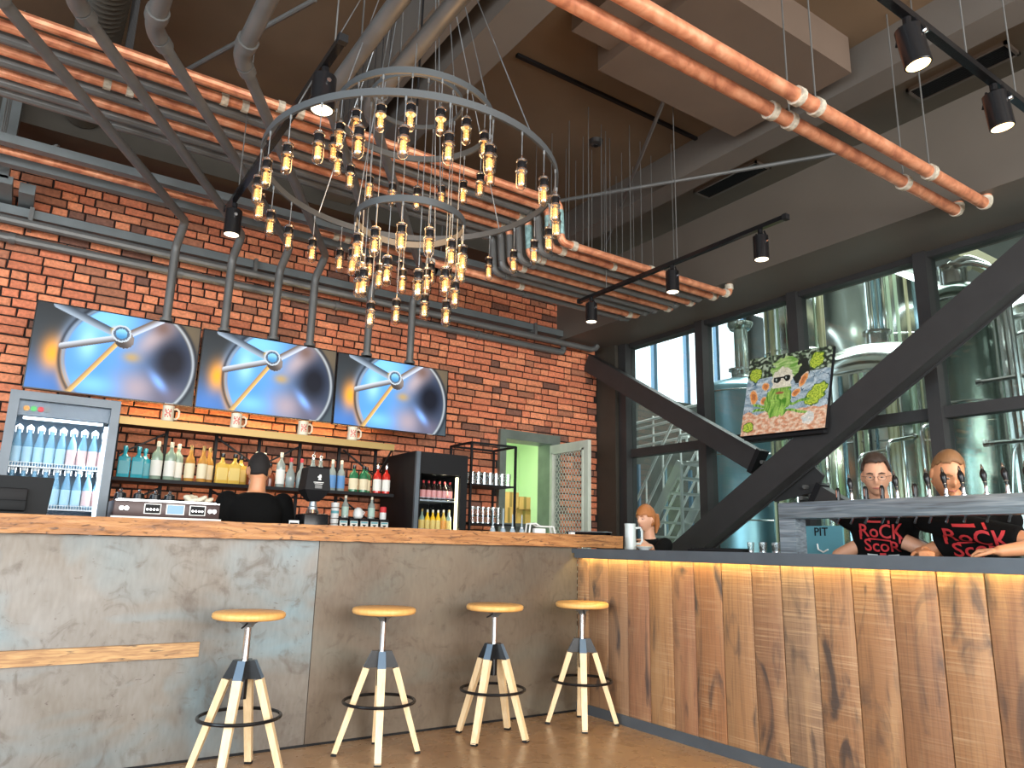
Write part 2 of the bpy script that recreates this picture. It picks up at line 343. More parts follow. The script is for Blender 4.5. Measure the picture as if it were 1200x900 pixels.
def text_mb(txt, size, o, u, w, ext=.0006, font_shear=0):
    """flat letters with a little thickness; o = centre, u = reading direction, w = up"""
    cu = bpy.data.curves.new('t', 'FONT'); cu.body = txt; cu.size = size; cu.align_x = 'CENTER'; cu.align_y = 'CENTER'; cu.extrude = ext; cu.resolution_u = 3
    cu.space_line = .85; cu.offset = size*.012
    ob = bpy.data.objects.new('t', cu); COL.objects.link(ob); dg = bpy.context.evaluated_depsgraph_get(); me = bpy.data.meshes.new_from_object(ob.evaluated_get(dg))
    u, w = V(u).normalized(), V(w).normalized(); n = u.cross(w); b = MB(); b.add([V(o)+u*p.co.x+w*p.co.y+n*p.co.z for p in me.vertices], [tuple(f.vertices) for f in me.polygons])
    bpy.data.objects.remove(ob); bpy.data.curves.remove(cu); bpy.data.meshes.remove(me); return b
def remesh(mb, voxel, smooth_it=3):
    me = bpy.data.meshes.new('r'); me.from_pydata([tuple(p) for p in mb.v], [], mb.f); bm = bmesh.new(); bm.from_mesh(me); bmesh.ops.recalc_face_normals(bm, faces=bm.faces); bm.to_mesh(me); bm.free()
    ob = bpy.data.objects.new('r', me); COL.objects.link(ob)
    r = ob.modifiers.new('r', 'REMESH'); r.mode = 'VOXEL'; r.voxel_size = voxel
    if smooth_it: sm = ob.modifiers.new('s', 'SMOOTH'); sm.factor = .5; sm.iterations = smooth_it
    out = bpy.data.meshes.new_from_object(ob.evaluated_get(bpy.context.evaluated_depsgraph_get())); bpy.data.objects.remove(ob)
    b = MB(); b.add([p.co.copy() for p in out.vertices], [tuple(f.vertices) for f in out.polygons]); return b

# ================================================================== the setting
def struct(name, mb, m_, parent=None, smooth=35): return mb.build(name, m_, parent, smooth, kind='structure' if parent is None else None)
struct('floor', MB().box((-4.6, -5.1, -.1), (6.0, 6.7, 0)), MFL)
struct('ceiling', MB().box((-4.6, -5.1, 4.6), (6.2, 6.7, 4.7)), MCE)
# room behind the camera: left wall and front wall with their window openings
b = MB(); b.box((-4.6, -5.1, 0), (-4.45, -2.8, 4.6)); b.box((-4.6, 3.8, 0), (-4.45, 6.7, 4.6)); b.box((-4.6, -2.8, 0), (-4.45, 3.8, .4)); b.box((-4.6, -2.8, 3.6), (-4.45, 3.8, 4.6)); struct('wall_left', b, MBH)
b = MB(); b.box((-4.6, -5.1, 0), (-3.9, -4.9, 4.6)); b.box((5.4, -5.1, 0), (6.0, -4.9, 4.6)); b.box((-3.9, -5.1, 0), (5.4, -4.9, .3)); b.box((-3.9, -5.1, 4.1), (5.4, -4.9, 4.6))
for x in (-1.6, .75, 3.1): b.box((x-.06, -5.1, .3), (x+.06, -4.9, 4.1))
struct('wall_front', b, MDK)

# ---- brick wall
YW = 6.6
wall = MB(); wall.box((-4.45, YW, 0), (4.30, YW+.2, 4.6)); wall.box((4.30, YW, 2.24), (4.97, YW+.2, 4.6)); wall.box((4.97, YW, 0), (5.66, YW+.2, 4.6))
wall_back = struct('wall_back', wall, MMO)
def brick_vf(L, H, rng, ox=0, oz=0, y=YW):
    """chamfered brick face, slightly irregular, in wall coordinates"""
    d = .016+rng.uniform(-.004, .004); j = lambda a=.0028: rng.uniform(-a, a); c = .007; vs = []
    for yy, ins in ((y+.01, 0), (y-d+.005, 0), (y-d, c)):
        for a, e in ((ins, ins), (L-ins, ins), (L-ins, H-ins), (ins, H-ins)): vs.append((ox+a+j(), yy, oz+e+j()))
    fs = [(8, 9, 10, 11)]
    for k in (0, 4): fs += [(k+i, k+(i+1) % 4, k+4+(i+1) % 4, k+4+i) for i in range(4)]
    return vs, fs
def brick_col(rng):
    t = rng.random(); k = rng.uniform(.82, 1.15)
    if t < .10: c = (.20, .085, .055)
    elif t < .2: c = (.40, .15, .08)
    elif t < .55: c = (.72, .25, .12)
    else: c = (.64, .195, .095)
    return tuple(x*k for x in c)
rng = random.Random(3); PITCH = .0735; bricks = []
z = .88; row = 0
while z < 4.14:
    x = -4.4+rng.uniform(0, .2)
    while x < 5.63:
        L = .112 if rng.random() < .38 else .224
        L += rng.uniform(-.012, .012); x1 = min(x+L, 5.655)
        w = x1-x-.014
        if w > .03 and not (x1 > 4.255 and x < 5.06 and z+.062 < 2.33 and z > -1): bricks.append((x, z, w))
        elif w > .03 and z+.062 < 2.33:
            if x < 4.255 and 4.255-x > .05: bricks.append((x, z, 4.25-x))
            if x1 > 5.06 and x1-5.06 > .05: bricks.append((5.065, z, x1-5.065-.006))
        x = x1
    z += PITCH; row += 1
def hid(x, z, w):
    cx = x+w/2
    if cx < -.47+.05*(z-3): return True                                   # left of the frame
    if -.06 < cx < 3.62 and 2.17 < z < 2.84: return True                  # behind the screens
    if cx < .60 and z < 2.1: return True                                  # behind the fridge
    if cx < 1.5 and z < 1.25: return True
    if z > 3.95: return True
    return False
rank = sorted([q for q in bricks if not hid(*q)], key=lambda q: (q[0]**2+YW**2+(q[1]-1.07)**2)/max(q[2], .08)**.5)
single = set(rank[:290])
varm = []
for i in range(20):
    L = (.100 if i < 8 else .212); vs, fs = brick_vf(L, .0595, rng); mb = MB(); mb.add([(a, yy-YW, e) for a, yy, e in vs], fs, brick_col(rng))
    varm.append((L, mb.mesh('brick', MBR, 0)))
rest = MB()
for q in bricks:
    if q in single:
        L, me = rng.choice(varm[:8] if q[2] < .155 else varm[8:])
        o = bpy.data.objects.new('brick', me); COL.objects.link(o); o.parent = wall_back; o.location = (q[0], YW, q[1]); o.scale = (q[2]/L, 1, 1)
    else:
        vs, fs = brick_vf(q[2], .0595, rng, q[0], q[1]); rest.add(vs, fs, brick_col(rng))
r_ = rest.build('bricks_beyond', MBR, wall_back, 0, kind='stuff', fix=False)

# ---- wall above the bricks, beams, ducts
b = MB(); b.box((-4.45, 6.25, 4.14), (5.03, 6.6, 4.6)); struct('trim_1', b, MDW)
b = MB(); b.box((5.03, -4.9, 3.44), (6.0, 6.6, 4.17)); struct('trim_2', b, MBH)                     # bulkhead over the windows
for i, (x0, x1, z0) in enumerate(((2.02, 2.27, 4.22), (1.72, 1.92, 4.3), (4.50, 4.74, 4.3))):
    b = MB(); b.box((x0, -4.9, z0), (x1, 6.25, 4.6)); struct('trim_%d' % (i+3), b, MBH2)
b = MB(); b.box((2.6, 3.90, 4.575), (4.5, 3.93, 4.6)); b.box((-4, 1.2, 4.575), (1.7, 1.23, 4.6)); b.box((-4, 3.90, 4.575), (1.7, 3.93, 4.6)); b.box((2.3, 1.2, 4.575), (4.5, 1.23, 4.6)); struct('trim_6', b, MBK)
b = MB(); b.box((-.47, 6.1, 3.6), (-.35, 6.26, 4.6)); b.box((-.50, 6.1, 3.56), (-.32, 6.5, 3.62)); b.box((-.28, 6.2, 3.56), (-.18, 6.5, 3.64)); struct('trim_7', b, MGP2)
t = thing('ventilation_duct', 'large flat taupe duct panel under the brown ceiling behind the pair of copper pipes', 'duct', (3.6, 2.9, 4.3))
MB().box((2.95, 2.42, 4.32), (4.38, 3.42, 4.6)).build('duct_box', MDU, t)
MB().box((2.62, 2.55, 4.40), (2.95, 3.3, 4.6)).build('duct_branch', MDU, t)
b = MB(); pr = []
for i in range(60):
    y = 3.6+i*.05; pr += [(.125, y), (.142, y+.025)]
b.lathe(pr, (.04, 0, 4.36), 16, M.Rotation(R(-90), 3, 'X')); b.build('round_ventilation_duct', MDW, None, 60, 'ribbed round duct running to the brick wall above the left end of the pipes', 'duct')
def grille(x0, y0, x1, y1, lab):
    t = thing('air_grille', lab, 'vent', ((x0+x1)/2, (y0+y1)/2, 4.58), 'ceiling air grilles')
    b = MB(); b.box((x0, y0, 4.575), (x1, y0+.02, 4.6)); b.box((x0, y1-.02, 4.575), (x1, y1, 4.6)); b.box((x0, y0, 4.575), (x0+.02, y1, 4.6)); b.box((x1-.02, y0, 4.575), (x1, y1, 4.6)); b.build('frame', MDU, t)
    k = x0+.035
    while k < x1-.02: MB().box((k, y0+.02, 4.58), (k+.008, y1-.02, 4.6)).build('slat', MBK, t); k += .022
grille(5.22, 3.85, 5.44, 4.6, 'dark ceiling air grille above the middle of the window bulkhead'); grille(5.28, 1.8, 5.5, 2.5, 'dark ceiling air grille near the lit spotlights at top right')
t = thing('smoke_detector', 'small round smoke detector on the brown ceiling', 'detector', (3.83, 4.47, 4.6))
MB().lathe([(.03, -.045), (.055, -.035), (.06, -.01), (.065, 0)], (3.83, 4.47, 4.6), 16).build('housing', MDK, t); MB().lathe([(.02, -.055), (.024, -.045)], (3.83, 4.47, 4.6), 12).build('sensor_cap', MBK, t)

# tie rods under the ceiling
def rod(p, q, r, lab, m_=MGP, turn=False):
    t = thing('tie_rod', lab, 'rod', p); MB().cyl(p, q, r, n=8).build('rod', m_, t)
    if turn:
        p, q = V(p), V(q); d = (q-p).normalized(); c = p+(q-p)*.80; b = MB(); u = d.cross(V((0, 0, 1)))
        for s in (-1, 1): b.beam(c+u*s*.03-d*.16, c+u*s*.03+d*.16, .012, .03)
        b.beam(c-d*.2, c-d*.15, .08, .04); b.beam(c+d*.15, c+d*.2, .08, .04); b.build('turnbuckle', m_, t)
rod((3.2, 6.2, 4.3), (5.95, 1.95, 4.3), .018, 'pale tie rod with turnbuckle running to the bulkhead under the lit spots', MGP, True)
rod((4.99, 5.67, 4.345), (2.9, 2.3, 4.345), .016, 'slim tie rod crossing the brown ceiling behind the copper pair')
rod((.42, 5.5, 4.3), (1.1, 3.89, 4.3), .016, 'short tie rod beneath ceiling above the grey diagonal pipes')
rod((-.12, 6.5, 4.12), (.26, 6.3, 4.55), .018, 'short brace rod rising from the wall channels at top left')

# ---- copper and grey overhead pipe bundle
ys = [4.12, 4.25, 4.37, 4.49, 4.61, 4.73, 4.84, 4.95]; kinds = 'CCGCGCGG'
names8 = ['nearest the room, copper', 'second from the room, copper', 'third from the room, grey', 'fourth from the room, copper', 'fifth from the room, grey', 'sixth from the room, copper', 'seventh from the room, grey', 'eighth from the room, grey']
def elbow(p0, p1, p2, rad=.06, n=5):
    """points rounding the corner p0-p1-p2"""
    p0, p1, p2 = V(p0), V(p1), V(p2); a = p1+(p0-p1).normalized()*rad; c = p1+(p2-p1).normalized()*rad
    return [a*(1-t)**2+p1*2*t*(1-t)+c*t*t for t in [i/n for i in range(n+1)]]
ZU, ZL = 3.66, 3.345
for i, (y, k) in enumerate(zip(ys, kinds)):
    m_ = MCU if k == 'C' else MGP; r = .030 if k == 'C' else .033; xe = 3.16-.01*i; xr = 5.10-(.06 if k == 'G' else 0)-.02*i
    t = thing('copper_pipe' if k == 'C' else 'grey_pipe', 'long pipe of the stepped overhead bundle, '+names8[i], 'pipe', (1.5, y, ZU), 'stepped overhead pipe bundle')
    P0, P1, P2, P3, P4 = (-3.2, y, ZU), (xe, y, ZU), (xe+.02, y, ZL), (xr, y, ZL), (xr, y, 3.44)
    MB().tube([P0]+elbow(P0, P1, P2), r, 10).build('pipe_run', m_, t)
    MB().tube(elbow(P0, P1, P2)[-1:]+elbow(P1, P2, P3)[:1], r*1.02, 10).build('drop_section', MTQ if i in (0, 1, 3) else MGP, t)
    MB().tube(elbow(P1, P2, P3)+elbow(P2, P3, P4, .05)+[P4], r, 10).build('lower_run', m_, t)
    for a, q in ((xe-.10, ZU), (xe+.12, ZL), (xr-.08, ZL)):
        MB().cyl((a, y, q), (a+.045, y, q), r*1.28, n=10).build('fitting', MCF if k == 'C' else MGP, t)
    if k == 'C': MB().cyl((xr, y, ZL+.045), (xr, y, ZL+.09), r*1.25, n=10).build('fitting', MCF, t)
    if i in (0, 1, 3):
        for a in (1.0, 1.12, 4.1): MB().cyl((a-.3*i, y, ZU if a < 3 else ZL), (a-.3*i+.04, y, ZU if a < 3 else ZL), r*1.25, n=10).build('fitting', MCF, t)
    for a in (3.45, 3.9, 4.4) if i % 2 == 0 else (3.7, 4.15): MB().cyl((a, y, ZL), (a, y, 4.6), .0035, n=5).build('hanger_rod', MGP, t)
    for a in (.2, 1.7): MB().cyl((a, y, ZU), (a, y, 4.6), .0035, n=5).build('hanger_rod', MDK, t)
for i, (y, k, x0) in enumerate(((5.09, 'C', 2.55), (5.22, 'G', 2.7))):
    m_ = MCU if k == 'C' else MGP; t = thing('copper_pipe' if k == 'C' else 'grey_pipe', 'shorter %s pipe at the wall side of the lower bundle' % ('copper' if k == 'C' else 'grey'), 'pipe', (4, y, ZL))
    Q = [(x0, y, ZL), (4.9, y, ZL), (4.9, y, 3.44)]; MB().tube([Q[0]]+elbow(*Q, .05)+[Q[2]], .031, 10).build('pipe_run', m_, t)
    for a in (x0, x0+.9, 4.75): MB().cyl((a, y, ZL), (a+.05, y, ZL), .04, n=10).build('fitting', MCF if k == 'C' else MGP, t)
# rack of three runs near the brick wall
for y, zc, m_, lab, nm, sq in ((5.53, 3.63, MGP2, 'grey blue channel of the three runs before the bricks, nearest the room', 'wall_channel', 1), (5.70, 3.63, MCU, 'thin copper pipe between two grey channels before the bricks', 'copper_pipe', 0), (5.87, 3.63, MGP2, 'grey blue channel of the three runs before the bricks, nearest the wall', 'wall_channel', 1)):
    t = thing(nm, lab, 'pipe', (1, y, zc))
    if sq: MB().box((-3, y-.035, zc-.03), (4.45, y+.035, zc+.03)).build('channel_run', m_, t)
    else:
        MB().cyl((-3, y, zc), (4.45, y, zc), .026).build('pipe_run', m_, t)
        for a in (1.95, 2.05): MB().cyl((a, y, zc), (a+.05, y, zc), .034).build('fitting', MCF, t)
    for a in (-.4, 2.9): MB().cyl((a, y, zc), (a, y, 4.6), .006, n=6).build('hanger_rod', MGP, t)
# conduits on the bricks
t = thing('wall_conduit', 'upper grey channel conduit fixed along the bricks above the screens', 'pipe', (2, 6.52, 3.49))
MB().box((-3, 6.46, 3.475), (5.05, 6.57, 3.545)).build('channel_run', MGP2, t); Q = [(-3, 6.44, 3.445), (5.48, 6.44, 3.445), (5.48, 6.44, 3.56)]
Q = [(-3, 6.44, 3.44), (5.5, 6.44, 3.40), (5.5, 6.44, 3.44)]
MB().tube([(-3, 6.44, 3.43), (5.42, 6.44, 3.385)]+[(5.48, 6.42, 3.40), (5.5, 6.4, 3.44)], .036).build('pipe_run', MGP, t)
for x in (-.2, 1.5, 3.2, 4.6): MB().box((x, 6.42, 3.40), (x+.03, 6.6, 3.55)).build('clamp', MGP, t)
t = thing('wall_conduit', 'lower grey conduit fixed along the bricks above the screens', 'pipe', (2, 6.52, 3.3)); Q = [(-3, 6.52, 3.3), (5.08, 6.52, 3.3), (5.08, 6.52, 3.42)]
MB().tube([Q[0]]+elbow(*Q, .06)+[Q[2]], .037).build('pipe_run', MGP, t)
for x in (-.3, .9, 2.3, 3.9): MB().cyl((x, 6.52, 3.3), (x+.04, 6.52, 3.3), .046).build('fitting', MGP, t)

# six grey pipes from the ceiling to the screens
ZD = 3.535; labs = ['leftmost, reaching the left screen', 'second from the left', 'third from the left', 'fourth from the left', 'fifth from the left', 'rightmost of the six']
for i, (xd, xb, yb) in enumerate(((.806, -.44, 3.72), (1.242, -.09, 3.63), (1.64, .25, 3.63), (1.956, .66, 3.59), (2.488, 1.16, 3.68), (2.92, 1.38, 3.60))):
    t = thing('grey_drop_pipe', 'bent grey pipe dropping to the screens, '+labs[i], 'pipe', (xd, 6.1, 2.74), 'grey pipes dropping to the screens')
    a, b1, c, d, e, f = (xb, -3.0, ZD), (xb, yb, ZD), (xd+.02, 5.93, ZD), (xd, 6.1, ZD-.17), (xd, 6.1, 3), (xd, 6.1, 2.74)
    MB().tube([a]+elbow(a, b1, c, .07), .045, 12).build('ceiling_run', MGP, t)
    MB().tube(elbow(a, b1, c, .07)[-1:]+elbow(b1, c, d, .04), .032, 12).build('diagonal_run', MGP, t)
    MB().tube(elbow(b1, c, d, .04)[-1:]+elbow(c, d, e, .05)+[f], .034, 12).build('drop_run', MGP, t)
    u = (V(b1)-V(c)).normalized(); MB().cyl(V(b1)-u*.08, V(b1)-u*.14, .046, n=12).build('fitting', MGP, t)
    MB().cyl(V(b1)+V((0, -.09, 0)), V(b1)+V((0, -.15, 0)), .055, n=12).build('fitting', MGP, t)
    MB().cyl((xd, 6.1, 2.74), (xd, 6.1, 2.765), .05, n=12).build('end_collar', MGP, t)
    for q in ((xb, 1.0), (xb, 3.2)): MB().cyl((q[0], q[1], ZD), (q[0], q[1], 4.6), .005, n=5).build('hanger_rod', MGP, t)
# pair of copper pipes at upper right
for y, xe, lab in ((1.985, 5.11, 'copper pipe of the hanging pair, nearest the room'), (2.145, 5.07, 'copper pipe of the hanging pair, nearest the brick wall')):
    t = thing('copper_pipe', lab, 'pipe', (3.4, y, 3.375), 'hanging copper pair')
    Q = [(-3, y, 3.375), (xe, y, 3.375), (xe, y, 3.455)]; MB().tube([Q[0]]+elbow(*Q, .05)+[(xe, y, 3.44)], .038, 12).build('pipe_run', MCU, t)
    MB().cyl((3.06, y, 3.375), (3.24, y, 3.375), .040, n=12).build('sleeve', MCU, t)
    for a in (3.04, 3.2, 4.36): MB().cyl((a, y, 3.375), (a+.04, y, 3.375), .05, n=12).build('fitting', MCF, t)
    MB().tube(elbow(*Q, .05), .044, 12).build('elbow_fitting', MCF, t)
    for a in (3.22, 4.38, 1.2): MB().cyl((a, y, 3.375), (a, y, 4.6), .005, n=6).build('hanger_rod', MGP, t)

# ---- window wall
XW = 5.8
b = MB(); b.box((5.655, 6.27, 0), (5.9, 6.6, 3.44)); struct('wall_right', b, MDW)
b = MB(); b.box((5.74, -4.9, 0), (5.9, 6.17, .35)); struct('baseboard_right', b, MDK)
ys_m = [6.16, 5.03, 3.91, 2.74, 1.55, .35, -.85]
for i in range(6):
    y1, y0 = ys_m[i], ys_m[i+1]; w = thing('window_%d' % (i+1), None, None, (XW, (y0+y1)/2, .35), kind='structure')
    MB().box((5.70, y0-.05, .35), (5.86, y0+.05, 3.44)).build('mullion', MDK, w)
    if i == 0: MB().box((5.70, y1-.02, .35), (5.86, y1+.10, 3.44)).build('mullion', MDK, w)
    MB().box((5.74, y0+.05, 2.10), (5.84, y1-.05, 2.19)).build('transom', MDK, w)
    MB().box((5.74, y0+.05, 3.39), (5.84, y1-.05, 3.44)).build('head_rail', MDK, w)
    MB().box((5.79, y0+.05, .35), (5.796, y1-.02, 2.10)).build('pane', MWG, w); MB().box((5.79, y0+.05, 2.19), (5.796, y1-.02, 3.39)).build('pane', MWG, w)

# diagonal steel braces in front of the windows
t = thing('diagonal_brace', 'dark steel brace from above the left window down to the tap bar, in two lengths', 'brace', (5.5, 4, 1))
MB().beam((5.5, 6.55, 3.251), (5.5, 4.20, 1.87), .11, .20, (1, 0, 0) if 0 else (0, 0, 1)).build('upper_beam', MDK, t)
MB().beam((5.5, 3.62, 1.53), (5.5, 1.2, .12), .11, .20).build('lower_beam', MDK, t)
b = MB(); b.prism([(-.30, -.02), (-.12, -.2), (.28, -.13), (.36, 0), (.16, .2), (-.2, .16)], (5.49, 3.93, 1.71), (0, -1, 0), (0, 0, 1), (.03, 0, 0)); b.build('gusset_plate', MDK, t)
for y, zz in ((4.13, 1.86), (4.08, 1.76), (3.72, 1.62), (3.76, 1.53)): MB().cyl((5.44, y, zz), (5.53, y, zz), .018, n=6).build('bolt', MGP, t)
for c in ((5.5, 4.21, 1.876), (5.5, 3.64, 1.54)):
    MB().beam(V(c)+V((0, .02, .012)), V(c)-V((0, .02, .012)), .13, .23).build('end_plate', MBK, t)
t = thing('diagonal_brace', 'long dark steel brace rising rightwards in front of all the windows', 'brace', (5.38, 3, 1))
MB().beam((5.38, 6.5, .12), (5.38, 1.25, 3.40), .13, .205).build('beam', MDK, t)
b = MB(); b.beam((5.30, 6.5, .12), (5.30, 1.25, 3.40), .012, .235); b.beam((5.455, 6.5, .12), (5.455, 1.25, 3.40), .012, .235); b.build('flange', MDK, t)

# ---- storage room behind the doorway
b = MB(); b.box((3.9, 9.0, 0), (6.3, 9.1, 3)); b.box((3.8, 6.8, 0), (3.9, 9.1, 3)); b.box((6.2, 6.8, 0), (6.3, 9.1, 3)); b.box((3.8, 6.8, 2.9), (6.3, 9.1, 3)); struct('wall_storage', b, MGRN)
b = MB(); b.box((3.9, 8.97, 0), (6.2, 9.0, 1.32)); b.box((6.17, 6.8, 0), (6.2, 9.0, 1.32)); struct('baseboard_storage', b, MGP)
area('storage_ceiling_lamp', (5.0, 7.7, 2.88), (0, 0, 0), .8, .5, 42, (1, .97, .85))
d = thing('door_1', None, None, (4.6, 6.6, 0), kind='structure')
b = MB(); b.box((4.25, 6.54, 0), (4.33, 6.8, 2.32)); b.box((4.33, 6.54, 2.22), (4.94, 6.8, 2.32)); b.box((4.94, 6.54, 0), (5.06, 6.8, 2.32)); b.build('door_frame', MDFR, d)
lf = MB(); X0 = 4.93
lf.box((X0, 5.90, 0), (X0+.045, 5.99, 2.20)); lf.box((X0, 6.50, 0), (X0+.045, 6.56, 2.20)); lf.box((X0, 5.99, 2.10), (X0+.045, 6.50, 2.20)); lf.box((X0, 5.99, 0), (X0+.045, 6.50, .3))
lf = lf.build('door_leaf', MDOOR, d)
b = MB(); b.box((X0-.012, 5.97, .28), (X0+.0, 5.99, 2.12)); b.box((X0-.012, 6.50, .28), (X0, 6.52, 2.12)); b.box((X0-.012, 5.97, 2.10), (X0, 6.52, 2.12)); b.build('door_moulding', MDOOR, lf)
b = MB(); cw, chh = .051, .034
for i in range(10):
    for j in range(54):
        y = 5.99+(i+.5*(j % 2))*cw; zz = .3+j*chh
        if zz > 2.08: continue
        for s in (-1, 1): b.beam((X0+.02, y, zz), (X0+.02, min(6.5, max(5.99, y+s*cw/2)), zz+chh), .004, .006)
b.build('expanded_mesh', MDOOR, lf, 0, kind='stuff', fix=False)
MB().cyl((X0-.03, 5.95, 1.05), (X0-.03, 5.95, 1.2), .01).build('door_handle', MSS, lf)
for (x, y, zz, w, h, dd, lab) in ((5.24, 8.0, 1.38, .24, .20, .3, 'amber cardboard box in the storage room, lower left of the pile'), (5.50, 8.02, 1.38, .22, .19, .3, 'amber cardboard box in the storage room, lower right of the pile'),
                                  (5.26, 8.0, 1.58, .25, .20, .3, 'amber cardboard box in the storage room, upper left of the pile'), (5.52, 8.0, 1.57, .18, .16, .25, 'small amber cardboard box in the storage room, upper right')):
    t = thing('cardboard_box', lab, 'box', (x+w/2, y, zz), 'boxes in the storage room'); MB().box((x, y, zz), (x+w, y+dd, zz+h)).build('carton', MCARD, t); MB().box((x+w/2-.02, y-.002, zz+.01), (x+w/2+.02, y+dd, zz+h+.002)).build('packing_tape', MGLD, t)
t = thing('storage_shelf', 'grey storage shelf carrying the cardboard boxes behind the doorway', 'shelf', (5.3, 8.1, 0)); MB().box((4.6, 7.9, 1.34), (6.1, 8.5, 1.38)).build('shelf_board', MGP, t); MB().box((4.6, 7.95, .0), (6.1, 8.5, 1.34)).build('cabinet_body', MGP, t)
t = thing('wrapped_parcel', 'pale wrapped parcel beside the cardboard boxes', 'parcel', (4.95, 8.05, 1.38)); MB().cbox((4.95, 8.1, 1.5), (.12, .12, .12), bev=.03).build('parcel', MCRM, t)

# ================================================================== brewery hall beyond the glass
b = MB(); b.box((5.9, -3, -.1), (17, 13.1, 0)); struct('floor_brewery', b, MCONC)
HH = 8.6
b = MB(); b.box((5.9, 13, 0), (10.6, 13.2, HH)); b.box((10.6, 13, 3.1), (17, 13.2, 4.85)); b.box((10.6, 13, 0), (17, 13.2, .6)); b.box((10.6, 13, 8.3), (17, 13.2, HH)); b.box((16.8, 13, .6), (17, 13.2, HH)); b.box((10.6, 13, .6), (16.8, 13.2, 3.1)); b.box((16.9, -3, 0), (17, 13, HH)); b.box((5.9, -3.1, 0), (17, -3, HH)); b.box((6.3, 6.9, 0), (6.4, 13, HH)); b.box((5.9, -3, 4.7), (6.0, 6.9, HH)); struct('wall_brewery', b, MHALL)
b = MB(); b.box((5.9, -3, HH), (7.6, 13, HH+.1)); b.box((13.4, -3, HH), (17, 13, HH+.1)); b.box((7.6, -3, HH), (13.4, 1.2, HH+.1)); b.box((7.6, 8.8, HH), (13.4, 13, HH+.1)); struct('ceiling_brewery', b, MHALL)
b = MB()
for x in (10.6, 11.85, 13.10, 14.30, 15.5, 16.7): b.box((x-.05, 13.0, 4.85), (x+.07, 13.12, 8.3))
for x in (10.6, 11.5, 12.4, 13.3, 14.2): b.box((x-.03, 12.9, .6), (x+.03, 13.0, 3.1))
struct('trim_8', b, mat('blue grey mullion', (.16, .27, .38), .4, .3))
for i, y in enumerate((1.4, 4.6)):
    b = MB().box((5.95, y, 5.3), (16.9, y+.14, 5.55)); b.build('roof_beam', mat('pale ochre beam', (.36, .33, .22), .6) if i == 0 else bpy.data.materials['pale ochre beam'], None, 35, 'pale ochre roof beam of the brewery hall, '+('right hand one', 'left hand one')[i], 'beam', 'brewery roof beams')
MSTREAK = [mat('pale mint streak', (.50, .62, .46), .3, .3), mat('bright steel streak', (.80, .82, .80), .12, 1), mat('straw tinted streak', (.60, .55, .36), .3, .4), mat('blue tinted streak', (.34, .50, .58), .2, .8)]  # colours of the reflection streaks imitated on the tank shells
def tank(name, x, y, r, z0, z1, m_, lab, dome=.25, cone=0, streaks=0):
    t = thing(name, lab, 'tank', (x, y, 0)); pr = []
    if cone: pr += [(.06, z0-cone), (r*.98, z0)]
    else: pr += [(.02, z0-.12), (r*.6, z0-.09), (r, z0)]
    pr += [(r, z0+.02), (r, z1)]; pr += [(r*cos(a), z1+dome*sin(a)) for a in [R(k) for k in (12, 25, 40, 55, 70, 82, 90)]]; pr[-1] = (.001, z1+dome)
    MB().lathe(pr, (x, y, 0), 40).build('tank_shell', m_, t)
    b = MB()
    for zz in [z0+.05, z1-.02]+[z0+(z1-z0)*k for k in (.33, .66)]: b.torus((x, y, zz), r+.004, .012, 40, 6)
    b.build('weld_band', MSS, t)
    rg = random.Random(int(x*100)); a = 150
    while streaks and a < 300:
        w = rg.choice((.012, .016, .024, .034)); k = rg.choice((0, 1, 1, 2, 3) if streaks == 1 else (0, 0, 1, 2)); p = (x+(r+.002)*cos(R(a)), y+(r+.002)*sin(R(a)))
        MB().cyl((*p, z0+.1), (*p, z1-.06), w, n=8).build('reflection_rib', MSTREAK[k], t); a += rg.choice((4, 6, 9, 13))*.6/r  # added rib, stands in for a vertical reflection on the shell
    if 1:
        for a in (45, 135, 225, 315): MB().cyl((x+r*.85*cos(R(a)), y+r*.85*sin(R(a)), 0), (x+r*.85*cos(R(a)), y+r*.85*sin(R(a)), z0+.1), .05).build('leg', MSS, t)
    MB().cyl((x, y, z1+dome-.02), (x, y, z1+dome+.14), .12, n=16).build('manhole_neck', MSS, t); MB().lathe([(.16, 0), (.16, .03), (.05, .06)], (x, y, z1+dome+.13), 16).build('manhole_cover', MSS, t)
    return t
t = tank('brewing_tank', 8.75, 6.95, .62, .6, 3.35, MTB, 'blue steel brewing tank with chimney behind the second window', .25)
b = MB(); b.lathe([(.10, 3.55), (.10, 4.35), (.15, 4.36), (.19, 4.42), (.19, 4.46), (.001, 4.48)], (8.75, 6.9, 0), 20); b.build('steam_chimney', MTK, t); MB().lathe([(.2, 3.52), (.2, 3.6), (.1, 3.66)], (8.75, 6.9, 0), 20).build('chimney_flange', MSS, t)
tank('fermentation_tank', 8.4, 5.75, .38, .7, 5.2, MTK, 'tall striped looking polished tank behind the painting', .3, .5, 2)
tank('fermentation_tank', 8.1, 4.45, .74, .7, 3.05, MTK, 'wide polished tank with broad dome behind the spectacled bartender', .42, .5, 1)
tank('fermentation_tank', 10.4, 5.42, .38, .8, 5.9, MTK, 'tall narrow polished tank rising above the wide dome', .3, .4, 1)
tank('fermentation_tank', 7.3, 3.2, .27, .5, 3.48, MTD, 'dark green steel tank at the right hand window', .2, .3)
tank('fermentation_tank', 10.2, 3.62, .36, .8, 4.0, MTK, 'polished tank at the far right behind the steel pipework', .35, .4, 1)
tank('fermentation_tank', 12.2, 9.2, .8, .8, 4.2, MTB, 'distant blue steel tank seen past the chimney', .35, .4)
tank('fermentation_tank', 11.5, 6.6, .7, .8, 5.6, MTK, 'distant tall polished tank right of the chimney', .35, .4)
